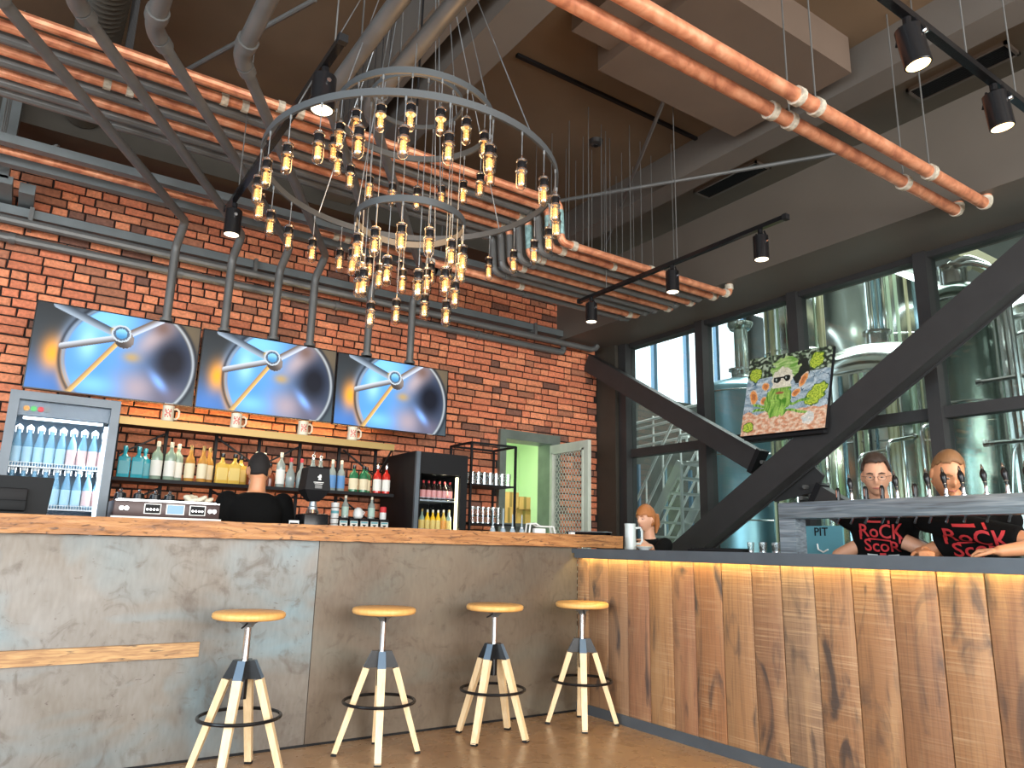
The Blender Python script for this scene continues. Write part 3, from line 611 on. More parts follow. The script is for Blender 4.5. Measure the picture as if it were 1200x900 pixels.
def bent(name, pts, r, m_, lab, cat='pipe', group=None, n=8):
    b = MB(); path = [V(pts[0])]
    for i in range(1, len(pts)-1): path += elbow(pts[i-1], pts[i], pts[i+1], .09, 4)
    path.append(V(pts[-1])); b.tube(path, r, n); t = thing(name, lab, cat, pts[0], group); b.build('pipe_run', m_, t)
    for k in (0, -1): d = (path[1]-path[0]).normalized() if k == 0 else (path[-1]-path[-2]).normalized(); MB().cyl(path[k]-d*.02, path[k]+d*.02, r*1.5, n=10).build('flange', MSS, t)
for i, (pts, r) in enumerate((
        ([(7.3, 3.2, 3.86), (7.3, 3.08, 3.92), (7.3, 2.86, 3.74), (7.3, 2.86, 1.2)], .035), ([(7.22, 3.2, 3.80), (7.22, 3.0, 3.82), (7.22, 2.77, 3.66), (7.22, 2.77, .9)], .028),
        ([(7.45, 2.82, .3), (7.45, 2.82, 3.1), (7.45, 1.6, 3.1)], .025), ([(7.45, 2.72, .3), (7.45, 2.72, 2.9), (7.45, 1.5, 2.9)], .025), ([(7.6, 2.92, .5), (7.6, 2.92, 3.3), (7.6, 1.4, 3.3)], .03),
        ([(6.62, 2.50, .6), (6.62, 2.50, 3.2), (6.62, 1.9, 3.3)], .022), ([(7.0, 2.98, .2), (7.0, 2.75, 2.0), (7.0, 2.3, 2.5)], .012), ([(6.75, 2.85, 2.02), (6.75, 1.2, 2.02)], .02), ([(6.75, 2.85, 2.55), (6.75, 1.2, 2.55)], .02))):
    bent('steel_pipe', pts, r, MSS, 'thin stainless brewery pipe behind the right window, '+('arching over the dark tank', 'second arch over the dark tank', 'tallest riser', 'riser beside the tallest', 'thick riser', 'front riser near the glass', 'slanting hose', 'lower cross run', 'upper cross run')[i], 'pipe', 'brewery pipework')
MB().cyl((8.0, 3.30, .3), (8.0, 3.30, 3.5), .06).build('yellow_pipe', mat('olive yellow pipe', (.45, .40, .10), .5), None, 35, 'olive yellow riser pipe beside the dark green tank', 'pipe')
for i, (y, x) in enumerate(((3.9, 6.6), (3.62, 6.6), (3.30, 6.6), (4.55, 6.7))):
    bent('steel_pipe', [(x, y, .2), (x, y, 2.0+.1*i), (x+.5, y, 2.1+.1*i)], .018, MSS, 'slim vertical steel pipe behind the braces, '+('first', 'second', 'third', 'leftmost')[i], 'pipe', 'slim pipes behind the braces')
# glowing panel frames / hall lamps
for i, (y, zz) in enumerate(((7.3, 4.95), (4.6, 4.7))):
    t = thing('hall_lamp', 'long fluorescent lamp in the brewery hall, '+('left one', 'right one')[i], 'lamp', (9, y, zz)); MB().box((8.2, y, zz), (10.4, y+.12, zz+.05)).build('lamp_body', MWH, t); MB().box((8.2, y+.01, zz-.02), (10.4, y+.11, zz)).build('tube', MLW, t)
# white metal staircase
t = thing('steel_staircase', 'white metal staircase behind the left window', 'staircase', (9, 9, 0)); WS = .85
def stair_pt(s, zz): return (9.0, 9.75-1.35*s, .6+1.9*s+zz)
for side in (0, WS):
    P = lambda s, zz: V(stair_pt(s, zz))+V((side, 0, 0))
    MB().beam(P(0, 0), P(1, 0), .04, .16).build('stringer', MWH, t)
    for zz in (.45, .9): MB().tube([P(0, zz), P(1, zz), P(1, zz)+V((0, -.75, 0))], .024, 8).build('handrail', MWH, t)
    for s in (.1, .4, .7, 1): MB().cyl(P(s, 0), P(s, .9), .018, n=6).build('baluster', MWH, t)
    MB().cyl(V((9+side, 7.75, 0)), V((9+side, 7.75, 3.4)), .03, n=8).build('baluster', MWH, t); MB().cyl(V((9+side, 8.4, 0)), V((9+side, 8.4, 2.5)), .03, n=8).build('support_post', MWH, t)
for i in range(9): p = V(stair_pt(i/8, 0)); MB().box((9, p.y-.12, p.z-.015), (9+WS, p.y+.12, p.z+.015)).build('tread', MWH, t)
MB().box((9, 7.65, 2.46), (9+WS, 8.4, 2.5)).build('landing', MWH, t)
t = thing('gallery_railing', 'white horizontal gallery railing above the stairs', 'railing', (9.4, 8.8, 2.8))
for zz in (2.95, 3.1, 3.28, 3.4): MB().cyl((9.6, 10.6, zz), (9.2, 8.4, zz), .026, n=6).build('rail', MWH, t)
for y in (10.5, 9.4, 8.45): MB().cyl((9.2+(y-8.4)*.18, y, 2.75), (9.2+(y-8.4)*.18, y, 3.45), .02, n=6).build('post', MWH, t)
t = thing('hall_cabinet', 'blue grey machine cabinet behind the white staircase', 'cabinet', (10, 11, 0)); MB().box((8.0, 11.2, 0), (10.4, 12.2, 3.1)).build('body', mat('blue grey cabinet', (.16, .24, .28), .5), t)
for x in (8.5, 9.1, 9.7): MB().box((x, 11.17, .2), (x+.05, 11.2, 3.0)).build('seam_strip', MDK, t)
# hooded machine under the right window
t = thing('malt_hopper', 'pale blue tapered hopper behind the right bartender', 'hopper', (7.0, 2.52, 0)); b = MB(); b.loft([((6.98, 2.5, 0.0), (.2, 0, 0), (0, .24, 0)), ((6.98, 2.5, 1.3), (.2, 0, 0), (0, .24, 0)), ((6.98, 2.5, 1.75), (.1, 0, 0), (0, .08, 0))], 4)
b.build('hopper_body', mat('pale blue enamel', (.17, .36, .50), .35), t); MB().cyl((6.98, 2.5, 1.74), (6.98, 2.5, 1.80), .08).build('lid', MSS, t)
t = thing('under_bar_sink', 'steel work shelf along the inside of the right bar', 'worktop', (4.07, 2.2, 0)); MB().box((4.003, .6, .86), (4.14, 3.6, .89)).build('top', MSS, t); MB().box((4.003, .62, 0), (4.03, 3.58, .86)).build('panel', MDK, t)
t = thing('back_worktop', 'low dark worktop behind the bartenders under the braces', 'worktop', (5.0, 2.4, 0)); MB().box((4.85, 1.0, .91), (5.22, 3.7, .95)).build('top', MSS, t); MB().box((4.88, 1.02, 0), (5.2, 3.68, .91)).build('cabinet_body', MDK, t)
t = thing('counter_sign', 'small teal sign reading PIT low behind the tap bar', 'sign', (5.0, 3.3, .95)); MB().box((5.0, 3.13, .95), (5.02, 3.44, 1.28)).build('board', mat('teal sign', (.10, .30, .36), .5), t)
text_mb('PIT', .085, (4.997, 3.30, 1.235), (0, -1, 0), (0, 0, 1)).build('lettering', MBK, t, 0); b = MB(); b.tube([(4.995, 3.335, 1.15), (4.995, 3.33, 1.11), (4.995, 3.29, 1.09), (4.995, 3.25, 1.11)], .006, 6); b.build('smile_mark', MWH, t)

# ================================================================== the two bars
# left bar: steel clad front and thick oak top
t = thing('bar_counter', 'left bar front clad in patinated grey steel sheets below the oak top', 'counter', (1.0, 4.4, 0))
for x0, x1 in ((-2.4, -.45), (-.446, 1.484), (1.488, 3.37)): MB().box((x0, 4.15, .012), (x1, 4.158, 1.083)).build('steel_sheet', MPB if x0 > 1 else MPA, t)
MB().box((-2.4, 4.158, 0), (3.37, 4.62, 1.083)).build('counter_body', MDK, t)
MB().box((-2.4, 4.146, 0), (3.36, 4.151, .012)).build('floor_joint', MBK, t)
b = MB(); rg = random.Random(5); n = 90; vs = []
for i in range(n+1):
    x = -2.4+(3.76+2.4)*i/n; w = [rg.uniform(-.004, .004) for _ in range(4)]; vs += [(x, 4.10+w[0], 1.085+w[1]*.6), (x, 4.10+w[2], 1.172+w[3]*.3), (x, 4.75, 1.172), (x, 4.75, 1.085)]
fs = [(i*4+j, i*4+(j+1) % 4, i*4+4+(j+1) % 4, i*4+4+j) for i in range(n) for j in range(4)]+[(3, 2, 1, 0), (n*4, n*4+1, n*4+2, n*4+3)]
b.add(vs, fs); b.build('oak_countertop', MCW, None, 20, 'thick rough edged oak top lying along the left bar', 'countertop')
MB().box((-2.4, 4.122, .497), (.892, 4.150, .567)).build('oak_foot_strip', MSW, None, 30, 'pale oak strip fixed across the left steel bar front', 'strip')
t = thing('inner_worktop', 'dark steel worktop behind the left bar carrying the coffee machine', 'worktop', (1, 4.9, 0)); MB().box((-2.4, 4.76, .9), (3.0, 5.13, .94)).build('top', MSS, t); MB().box((-2.4, 4.78, 0), (3.0, 5.10, .9)).build('cabinet_body', MDK, t)

# right bar: reclaimed boards under a grey steel top
t = thing('bar_counter', 'right bar front of upright reclaimed wood boards with grey kick plate', 'counter', (3.6, 2, 0))
MB().box((3.395, -.6, 0), (3.95, 4.15, 1.01)).build('counter_body', MDK, t)
seams = [4.148, 4.02, 3.827, 3.636, 3.442, 3.245, 3.069, 2.866, 2.661, 2.477, 2.283, 2.081, 1.889, 1.687, 1.494, 1.30, 1.10, .91, .71, .52, .32, .13, -.06, -.25, -.45]
rg = random.Random(11)
for i in range(len(seams)-1):
    y1, y0 = seams[i], seams[i+1]; d = rg.uniform(-.003, .003)
    b = MB(); b.cbox((0, 0, 0), (.0125, (y1-y0)/2-.0022, .475), bev=.003); o = b.build('board', MB_, t); o.location = V((3.3825+d, (y0+y1)/2, .535))
MB().box((3.365, -.6, 0), (3.395, 4.15, .062)).build('kick_plate', MST, t)
t = thing('steel_bar_top', 'blue grey steel top with deep front edge along the right bar', 'countertop', (3.65, 2.2, 1.01)); MB().box((3.32, -.6, 1.045), (4.0, 4.85, 1.075)).build('top_plate', MST, t); MB().box((3.32, -.6, 1.012), (3.335, 4.12, 1.045)).build('front_edge', MST, t)
MB().box((3.352, -.5, 1.030), (3.364, 4.10, 1.040)).build('led_strip', MLED, None, 0, 'warm yellow light strip under the grey edge of the right bar', 'light strip')
area('led_strip_glow', (3.353, 1.8, 1.026), (0, 18, 0), .012, 4.6, 6, (1, .72, .22), 170)

# bar stools
def make_stool(label):
    t = thing('bar_stool', label, 'stool', (0, 0, 0), 'adjustable bar stools along the steel bar', local=True)
    MB().lathe([(.150, .703), (.166, .708), (.1715, .718), (.170, .731), (.160, .738), (.001, .740)], n=40).build('seat', MSEAT, t, 50)
    MB().lathe([(.022, .665), (.03, .68), (.06, .697), (.062, .704)], n=20).build('seat_bracket', MRS, t)
    MB().cyl((0, 0, .47), (0, 0, .70), .0165, n=14).build('piston', MCR, t)
    MB().tube([(-.01, -.03, .69), (-.04, -.075, .676), (-.055, -.095, .672)], .004, 6).build('height_lever', MBK, t)
    MB().cyl((0, 0, .34), (0, 0, .50), .022, n=14).build('piston_sleeve', MBG, t)
    for k in range(4):
        a = R(58+90*k); c, s = cos(a), sin(a); rot = M.Rotation(a, 3, 'Z')
        def q(r, z): return V((r*c, r*s, z))
        b = MB(); w = .019; top, mid, bot = q(.047, .513), q(.078, .430), q(.217, .006)
        d = V((-s, c, 0)); n_ = (bot-mid).normalized().cross(d)
        leg = MB(); hw = [(.021, .017), (.0165, .0135)]
        vs = [p+d*i*h1+n_*j*h2 for p, (h1, h2) in ((mid, hw[0]), (bot, hw[1])) for i, j in ((-1, -1), (1, -1), (1, 1), (-1, 1))]
        leg.add(vs, [(0, 1, 2, 3), (7, 6, 5, 4), (0, 4, 5, 1), (1, 5, 6, 2), (2, 6, 7, 3), (3, 7, 4, 0)]); L = leg.build('leg', MLEG, t, 20)
        MB().beam(bot+(bot-mid).normalized()*-.008, bot+V((0, 0, -.006)), .034, .028).build('foot_pad', MBK, L)
        hub = MB(); vs = []
        for z, r0, r1, hh in ((.516, .010, .052, .018), (.432, .012, .094, .022)):
            for r, side in ((r0, -1), (r1, -1), (r1, 1), (r0, 1)): vs.append(q(r, z)+d*side*hh)
        hub.add(vs, [(0, 1, 2, 3), (7, 6, 5, 4), (0, 4, 5, 1), (2, 6, 7, 3), (3, 7, 4, 0)]); hub.mat(1).add(vs, [(1, 5, 6, 2)]); hub.build('hub_bracket', [MBG, MHUB], t, 20)
    MB().torus((0, 0, .262), .187, .0085, 48, 8).build('footrest_ring', MBG, t)
    return t
st = make_stool('wooden bar stool nearest the oak foot strip, leftmost of the four'); st.location = (1.037, 3.80, 0)
dup(st, None, (1.762, 3.826, 0), R(10), 'wooden bar stool just right of the joint in the steel front, second from left')
dup(st, None, (2.483, 3.833, 0), R(-27), 'wooden bar stool third from left, between two others at the steel bar')
dup(st, None, (3.150, 3.826, 0), R(-3), 'wooden bar stool in the corner where the steel and board fronts meet')

# ---- tap bridge on the right bar
t = thing('tap_bridge', 'raw steel box frame bridge on the right bar carrying the beer taps', 'tap bridge', (3.7, 2, 1.075))
MB().cbox((3.755, 1.05, 1.314), (.055, 1.66, .046), bev=.004).build('cross_beam', MRB, t)
for y in (2.655, -.5): MB().box((3.70, y-.052, 1.075), (3.80, y+.052, 1.268)).build('leg', MRB, t)
def tap(y, tall, lab):
    k = thing('beer_tap', lab, 'beer tap', (3.755, y, 1.36), 'beer taps on the steel bridge')
    if tall:
        MB().lathe([(.014, 1.36), (.014, 1.367), (.0085, 1.372), (.0085, 1.395), (.007, 1.402)], (3.755, y, 0), 14).build('tap_base', MCR, k)
        rot = M.Rotation(R(-6), 3, 'X'); MB().lathe([(.006, 0), (.0075, .014), (.010, .032), (.0148, .048), (.0145, .066), (.008, .080), (.006, .084)], (3.755, y, 1.398), 14, rot).build('tap_handle', MBG, k)
        MB().lathe([(.006, .084), (.008, .088), (.005, .096), (.0035, .105), (.001, .108)], (3.755, y, 1.398), 12, rot).build('finial', MCR, k)
        MB().torus((3.755, y+.002, 1.420), .0095, .0025, 14, 6).build('handle_ring', MCR, k)
    else:
        MB().lathe([(.011, 1.36), (.0105, 1.375), (.0125, 1.40), (.012, 1.42), (.007, 1.432), (.001, 1.435)], (3.755, y, 0), 12).build('tap_handle', MBG, k)
        MB().box((3.741, y-.003, 1.380), (3.745, y+.003, 1.418)).build('handle_badge', MCR, k)
    MB().tube([(3.755, y, 1.268), (3.74, y, 1.255), (3.725, y, 1.235)], .006, 8).build('tap_spout', MCR, k)
yt = [2.36, 2.28, 2.20, 2.11, 2.03, 1.94, 1.87, 1.79, 1.71, 1.61, 1.52, 1.43, 1.33]; tl = [0, 1, 0, 0, 1, 0, 1, 1, 1, 1, 1, 1, 1]
where = ['short black beer tap handle at the left end of the bridge', 'tall black beer tap handle nearest the bridge left end', 'short tap handle left of the spectacled bartender', 'short tap handle below the spectacled face',
         'tall tap handle overlapping the spectacled face', 'short tap handle between the two bartenders', 'tall tap handle between the two bartenders', 'tall tap handle at the ear of the leaning bartender', 'tall tap handle in front of the leaning bartender face',
         'tall tap handle just right of the leaning bartender head', 'tall tap handle above the leaning bartender shoulder', 'tall tap handle in front of the blue hopper', 'rightmost tall tap handle at the frame edge']
for y, k, l in zip(yt, tl, where): tap(y, k, l)

# ---- screens hanging over the back bar
def lerp(a, b, t): t = max(0, min(1, t)); return tuple(p+(q-p)*t for p, q in zip(a, b))
def sst(a, b, x): t = max(0, min(1, (x-a)/(b-a))); return t*t*(3-2*t)
def gs(x, y, cx, cy, sx, sy, ang=0):
    dx, dy = x-cx, y-cy; c, s = cos(ang), sin(ang); a, b_ = dx*c+dy*s, -dx*s+dy*c; return math.exp(-(a/sx)**2-(b_/sy)**2)
def seg(x, y, ax, ay, bx, by):
    vx, vy = bx-ax, by-ay; L2 = vx*vx+vy*vy; t = max(0, min(1, ((x-ax)*vx+(y-ay)*vy)/L2)); L = L2**.5
    return math.hypot(x-ax-t*vx, y-ay-t*vy), t, ((x-ax)*vy-(y-ay)*vx)/L
def tv_col(u, v): return tuple(1.12*max(0, k)**1.3 for k in tv_raw(u, v))
def tv_raw(u, v):
    x, y = u*1.75, v; A = 1.75
    c = lerp((.10, .13, .15), (.05, .055, .06), y); c = lerp(c, (.10, .25, .55), gs(x, y, .12, .05, .45, .28)); c = lerp(c, (.20, .16, .11), gs(x, y, 1.62, .9, .3, .3))
    c = lerp(c, (.35, .45, .60), gs(x, y, .32, .62, .07, .30, -.35)*.9)
    c = lerp(c, (.95, .45, .05), gs(x, y, .215, .42, .10, .17)); c = lerp(c, (.9, .5, .12), gs(x, y, .37, .15, .06, .2, .35)*.9)
    d = math.hypot(x-1.015, y-.45)
    if d < .69:
        i = lerp((.16, .38, .72), (.10, .13, .20), sst(.75, 1.45, x)); i = lerp(i, (.28, .60, .95), gs(x, y, .72, .92, .34, .22)); i = lerp(i, (.12, .36, .80), gs(x, y, .62, .30, .16, .22)); i = lerp(i, (.40, .70, 1.0), gs(x, y, .55, .6, .1, .2))
        i = lerp(i, (.45, .38, .42), gs(x, y, 1.12, .14, .24, .2)*.95); i = lerp(i, (.55, .47, .50), gs(x, y, 1.25, .78, .12, .28, -.7)); i = lerp(i, (.24, .14, .10), gs(x, y, 1.32, .92, .12, .12)*.8)
        i = lerp(i, (.008, .012, .03), min(1, 1.2*gs(x, y, 1.47, .52, .21, .27))); i = lerp(i, (.30, .52, .98), gs(x, y, 1.36, .22, .05, .16, .7)); i = lerp(i, (.55, .38, .12), gs(x, y, 1.02, .50, .09, .06)*.8)
        i = lerp(i, (.25, .55, .98), gs(x, y, .66, .12, .2, .1)); i = lerp(i, (.20, .18, .24), gs(x, y, 1.5, .08, .2, .12)*.8)
        c = lerp(i, c, sst(.66, .70, d))
    ring_ = math.exp(-((d-.70)/.016)**2); ring2 = math.exp(-((d-.735)/.022)**2)
    c = lerp(c, (.03, .04, .06), ring2*.85); c = lerp(c, (.50, .54, .58) if x > 1.1 else (.30, .38, .48), ring_*.85)
    for ax, ay, w, c0, c1 in ((.30, .52, .042, (.62, .66, .72), (.12, .09, .08)), (.42, 0, .030, (.85, .55, .20), (.40, .28, .16)), (1.30, 1.02, .045, (.60, .66, .78), (.20, .14, .10)), (.20, 1.0, .050, (.40, .47, .55), (.08, .10, .13))):
        q, t, sd = seg(x, y, ax, ay, .90, .73)
        if q < w: k = sst(-w, w, sd if ax > .25 else -sd); c = lerp(lerp(c0, c1, k) if ax != .42 else lerp(c1, c0, k), c, sst(w*.8, w, q))
    c = lerp(c, (.9, .62, .15), gs(x, y, .80, .80, .03, .04)); c = lerp(c, (.75, .5, .2), gs(x, y, .92, .62, .05, .02))
    d2 = math.hypot(x-.92, (y-.70))
    if d2 < .105: c = lerp((.10, .085, .08), (.30, .26, .24), sst(-.1, .1, x-.92+(y-.7)))
    d3 = math.hypot(x-.88, y-.77)
    if d3 < .105: c = (.55, .60, .64) if d3 > .085 else (.13, .18, .25)
    if d3 < .062: c = lerp((.10, .32, .55), (.30, .60, .80), sst(-.05, .05, y-.77))
    return c
def grid(nu, nv, P, f):
    b = MB(); vs = [P(i/nu, j/nv) for j in range(nv+1) for i in range(nu+1)]; b.v = [V(p) for p in vs]
    for j in range(nv):
        for i in range(nu): b.f.append((j*(nu+1)+i, j*(nu+1)+i+1, (j+1)*(nu+1)+i+1, (j+1)*(nu+1)+i)); b.mi.append(0); b.c.append(f((i+.5)/nu, (j+.5)/nv))
    return b
MTV = attr_mat('lit screen picture', .35, 1.0, 0)
TW, TH = 1.118, .645
t = thing('television', 'left television on the brick wall showing a steel tank hatch', 'television', (0, 0, 0), 'row of three televisions', local=True)
b = MB(); b.box((0, .002, 0), (TW, .045, TH)); b.build('casing', MBG, t); b = MB()
for a, c in (((0, -.003, 0), (TW, .003, .008)), ((0, -.003, TH-.008), (TW, .003, TH)), ((0, -.003, 0), (.008, .003, TH)), ((TW-.008, -.003, 0), (TW, .003, TH))): b.box(a, c)
b.build('bezel', MBG, t); grid(192, 110, lambda u, v: (.008+u*(TW-.016), 0, .008+v*(TH-.016)), tv_col).build('picture', MTV, t, 0, fix=False)
MB().box((TW/2-.2, .045, .15), (TW/2+.2, .52, .45)).build('wall_bracket', MBK, t); MB().box((TW-.2, -.004, .004), (TW-.14, -.002, .007)).build('status_light', MWH, t)
t.location = (-.052, 6.07, 2.088)
dup(t, None, (1.080, 6.07, 2.088), None, 'middle television on the brick wall showing a steel tank hatch'); dup(t, None, (2.206, 6.07, 2.084), None, 'right television on the brick wall showing a steel tank hatch')

# ---- wall shelf unit with bottles
t = thing('bottle_shelf_unit', 'black steel bottle shelf with yellow lit top edge under the televisions', 'shelf', (1.6, 6.2, 1.2))
MB().box((.57, 6.02, 1.925), (2.77, 6.42, 1.952)).build('top_shelf', MBK, t); MB().box((.57, 6.0, 1.895), (2.77, 6.02, 1.950)).build('top_edge', MGLD, t); MB().box((.57, 5.98, 1.482), (2.78, 6.34, 1.508)).build('bottle_shelf', MBK, t)
for x in (.60, .95, 1.33, 1.68, 2.03, 2.39, 2.745): MB().box((x-.012, 6.34, 1.18), (x+.012, 6.365, 1.93)).build('post', MBK, t)
for x0, x1 in ((.95, .62), (1.33, 1.66), (2.03, 1.70), (2.42, 2.72)):
    MB().beam((x0, 6.33, 1.90), (x1, 6.33, 1.70), .014, .014).build('diagonal_strut', MBK, t); MB().beam((x0, 6.33, 1.47), (x1, 6.33, 1.28), .014, .014).build('diagonal_strut', MBK, t)
MB().beam((2.765, 6.03, 1.91), (2.745, 6.33, 1.65), .012, .012).build('end_strut', MBK, t)
area('shelf_top_glow', (1.67, 6.46, 1.96), (180, 0, 0), 2.1, .03, 6, (1, .70, .30), 170)
area('shelf_under_glow', (1.67, 6.10, 1.892), (0, 0, 0), 2.1, .04, 4, (1, .86, .6), 170)
GL = {'blue': mat('sapphire bottle glass', (.06, .50, .62), .08, trans=.35, coat=.5), 'clear': mat('clear bottle glass', (.52, .60, .56), .08, trans=.55), 'mint': mat('pale green bottle glass', (.42, .56, .44), .1, trans=.4),
      'amber': mat('amber spirit', (.72, .36, .08), .08, trans=.35), 'yellow': mat('honey whisky', (.85, .55, .10), .12, trans=.2), 'brown': mat('dark brandy', (.22, .05, .02), .08, trans=.2), 'green': mat('dark green bottle glass', (.03, .16, .07), .1), 'red': mat('red bitter bottle', (.62, .03, .02), .1, trans=.15), 'dark': mat('nearly black bottle glass', (.03, .012, .01), .08)}
LB = {'w': mat('white paper label', (.75, .74, .68), .6), 'y': mat('yellow paper label', (.78, .56, .16), .6), 'b': mat('blue printed label', (.10, .25, .50), .6), 'c': mat('cream label', (.72, .62, .42), .6), 'r': MRED, 'k': MBK, 'g': mat('grey green label', (.40, .55, .48), .6), 'p': mat('pink label', (.68, .30, .28), .6), 't': mat('teal label', (.12, .38, .44), .6), 'o': mat('orange label', (.80, .34, .06), .6)}
CP = {'w': MCRM, 'k': MBG, 'r': MRED, 's': MCR, 'g': MGLD, 'b': GL['blue']}
PROTO = {}
def bottle(kind, x, y, z, lab, grp, rz=0):
    """kind = (form, glass, label, cap, height, radius)"""
    form, g, l, c, h, r = kind
    if kind not in PROTO:
        t = thing('bottle', lab, 'bottle', (0, 0, 0), grp, local=True)
        if form == 'square':
            b = MB(); b.cbox((0, 0, h*.33), (r, r*.8, h*.33), bev=r*.22); b.build('bottle_body', GL[g], t); b = MB(); b.lathe([(r*.75, h*.65), (r*.45, h*.72), (r*.3, h*.76), (r*.28, h*.88)], n=14); b.build('neck', GL[g], t)
            MB().box((-r*.8, -r*.8-.002, h*.12), (r*.8, -r*.8+.001, h*.52)).build('label', LB[l], t)
        else:
            sh = {'round': [(r, h*.60), (r*.9, h*.68), (r*.45, h*.76), (r*.33, h*.80), (r*.30, h*.90)], 'tall': [(r, h*.55), (r*.85, h*.63), (r*.42, h*.74), (r*.36, h*.92)], 'squat': [(r*1.1, h*.35), (r*.95, h*.50), (r*.42, h*.66), (r*.36, h*.86)], 'cone': [(r, h*.25), (r*.7, h*.5), (r*.35, h*.75), (r*.3, h*.9)]}[form]
            MB().lathe([(r*.85, 0), (r, h*.03)]+sh, n=16).build('bottle_body', GL[g], t); MB().lathe([(r*1.02, h*.10), (r*1.02, h*.10+.001), (r*1.02, h*(.5 if form != 'squat' else .33)), (r, h*(.5 if form != 'squat' else .33))], n=16).build('label', LB[l], t)
        MB().lathe([(r*.36, h*.86), (r*.38, h*.87), (r*.38, h*.985), (r*.30, h)], n=12).build('cap', CP[c], t)
        if c == 's': MB().tube([(0, 0, h), (0, 0, h*1.04), (.012, 0, h*1.11)], .004, 6).build('pourer', MCR, t)
        PROTO[kind] = t; t.location = (x, y, z); t.rotation_euler.z = rz
    else: t = dup(PROTO[kind], None, (x, y, z), rz, lab); t['group'] = grp
    return t
gq = 'bottles on the wall shelf'; zb = 1.508
BS = ('square', 'blue', 't', 'b', .235, .042); BM = ('round', 'mint', 'w', 'w', .29, .040); BA = ('tall', 'amber', 'c', 'g', .28, .036); BY = ('square', 'yellow', 'y', 'k', .24, .046); BB = ('squat', 'brown', 'w', 'k', .20, .042)
BW = ('round', 'clear', 'w', 'w', .29, .036); BC = ('squat', 'clear', 'b', 'r', .25, .036); BV = ('tall', 'clear', 'w', 's', .29, .038); BG = ('round', 'green', 'c', 'k', .235, .040); BR = ('round', 'red', 'w', 's', .25, .036); BD = ('tall', 'clear', 'b', 'w', .27, .034)
for kd, x, y, lab in ((BS, .645, 6.07, 'sapphire blue square gin bottle beside the tall fridge, leftmost of three'), (BS, .735, 6.06, 'sapphire blue square gin bottle, middle of three on the shelf'), (BS, .790, 6.15, 'sapphire blue square gin bottle set back, right of three'),
    (BM, .865, 6.08, 'pale green bottle with cream cap just right of the blue ones'), (BM, .955, 6.06, 'pale green bottle with cream cap, second of three'), (BM, 1.020, 6.14, 'pale green bottle with cream cap, set back third of three'),
    (BA, 1.10, 6.08, 'amber spirit bottle with gold neck, left of three'), (BA, 1.185, 6.05, 'amber spirit bottle with gold neck, front middle of three'), (BA, 1.245, 6.12, 'amber spirit bottle with gold neck, right of three'),
    (BY, 1.335, 6.07, 'honey yellow square bottle, left of three'), (BY, 1.425, 6.05, 'honey yellow square bottle, front middle of three'), (BY, 1.495, 6.14, 'honey yellow square bottle, set back right of three'),
    (BB, 1.57, 6.06, 'dark brandy bottle with white label, left of three near the barman'), (BB, 1.66, 6.06, 'dark brandy bottle with white label, middle of three near the barman'), (BB, 1.73, 6.14, 'dark brandy bottle with white label, right of three near the barman'),
    (BW, 1.80, 6.08, 'tall clear bottle with cream cap behind the barman head, left'), (BW, 1.63, 6.2, 'tall clear bottle with cream cap behind the brandy bottles'), (BW, 1.70, 6.22, 'tall clear bottle with cream cap rising behind the barman head'), (BC, 1.88, 6.07, 'squat clear bottle with red cap right of the barman head'), (BC, 1.965, 6.06, 'squat clear bottle with red cap left of the vodka bottle'),
    (BV, 2.06, 6.06, 'clear vodka bottle with silver pourer left of the grinder'), (BV, 2.14, 6.10, 'clear vodka bottle with silver pourer half behind the grinder'), (BD, 2.25, 6.1, 'clear blue labelled bottle behind the grinder top'), (BD, 2.33, 6.1, 'clear blue labelled bottle right of the grinder'),
    (BG, 2.43, 6.06, 'dark green bottle with cream label, left of three'), (BG, 2.52, 6.06, 'dark green bottle with cream label, middle of three'), (BG, 2.58, 6.14, 'dark green bottle with cream label, set back right of three'),
    (BR, 2.655, 6.07, 'red bitter bottle with silver pourer, left of the pair at shelf end'), (BR, 2.735, 6.06, 'red bitter bottle with silver pourer at the very end of the shelf')): bottle(kd, x, y, zb, lab, gq, random.uniform(-.15, .15))
# cream beer mugs on top of the shelf
t = thing('beer_mug', 'cream beer mug with red stamp on the lit shelf, leftmost of four', 'mug', (0, 0, 0), 'stamped mugs on the lit shelf', local=True)
MB().lathe([(.040, 0), (.044, .004), (.040, .10), (.043, .118), (.036, .118), (.034, .01), (.001, .008)], n=20).build('mug_body', MCRM, t); MB().tube([(.036, 0, .095), (.06, 0, .102), (.078, 0, .085), (.078, 0, .045), (.062, 0, .022), (.036, 0, .025)], .008, 8).build('handle', MCRM, t)
b = MB()
for i, row in enumerate(('10101', '11011', '01110', '11011', '10101')):
    for j, ch in enumerate(row):
        if ch == '1': a = R(-90+(j-2)*13-8); b.cbox((.0425*cos(a), .0425*sin(a), .085-i*.013), (.0035, .0012, .005), M.Rotation(a+pi/2, 3, 'Z'))
b.build('red_stamp', MRED, t); t.location = (.895, 6.05, 1.952)
for x, l in ((1.40, 'cream beer mug with red stamp on the lit shelf, second from left'), (1.945, 'cream beer mug with red stamp on the lit shelf, third from left'), (2.385, 'cream beer mug with red stamp on the lit shelf, rightmost of four')): dup(t, None, (x, 6.05, 1.952), R(random.uniform(-8, 8)), l)

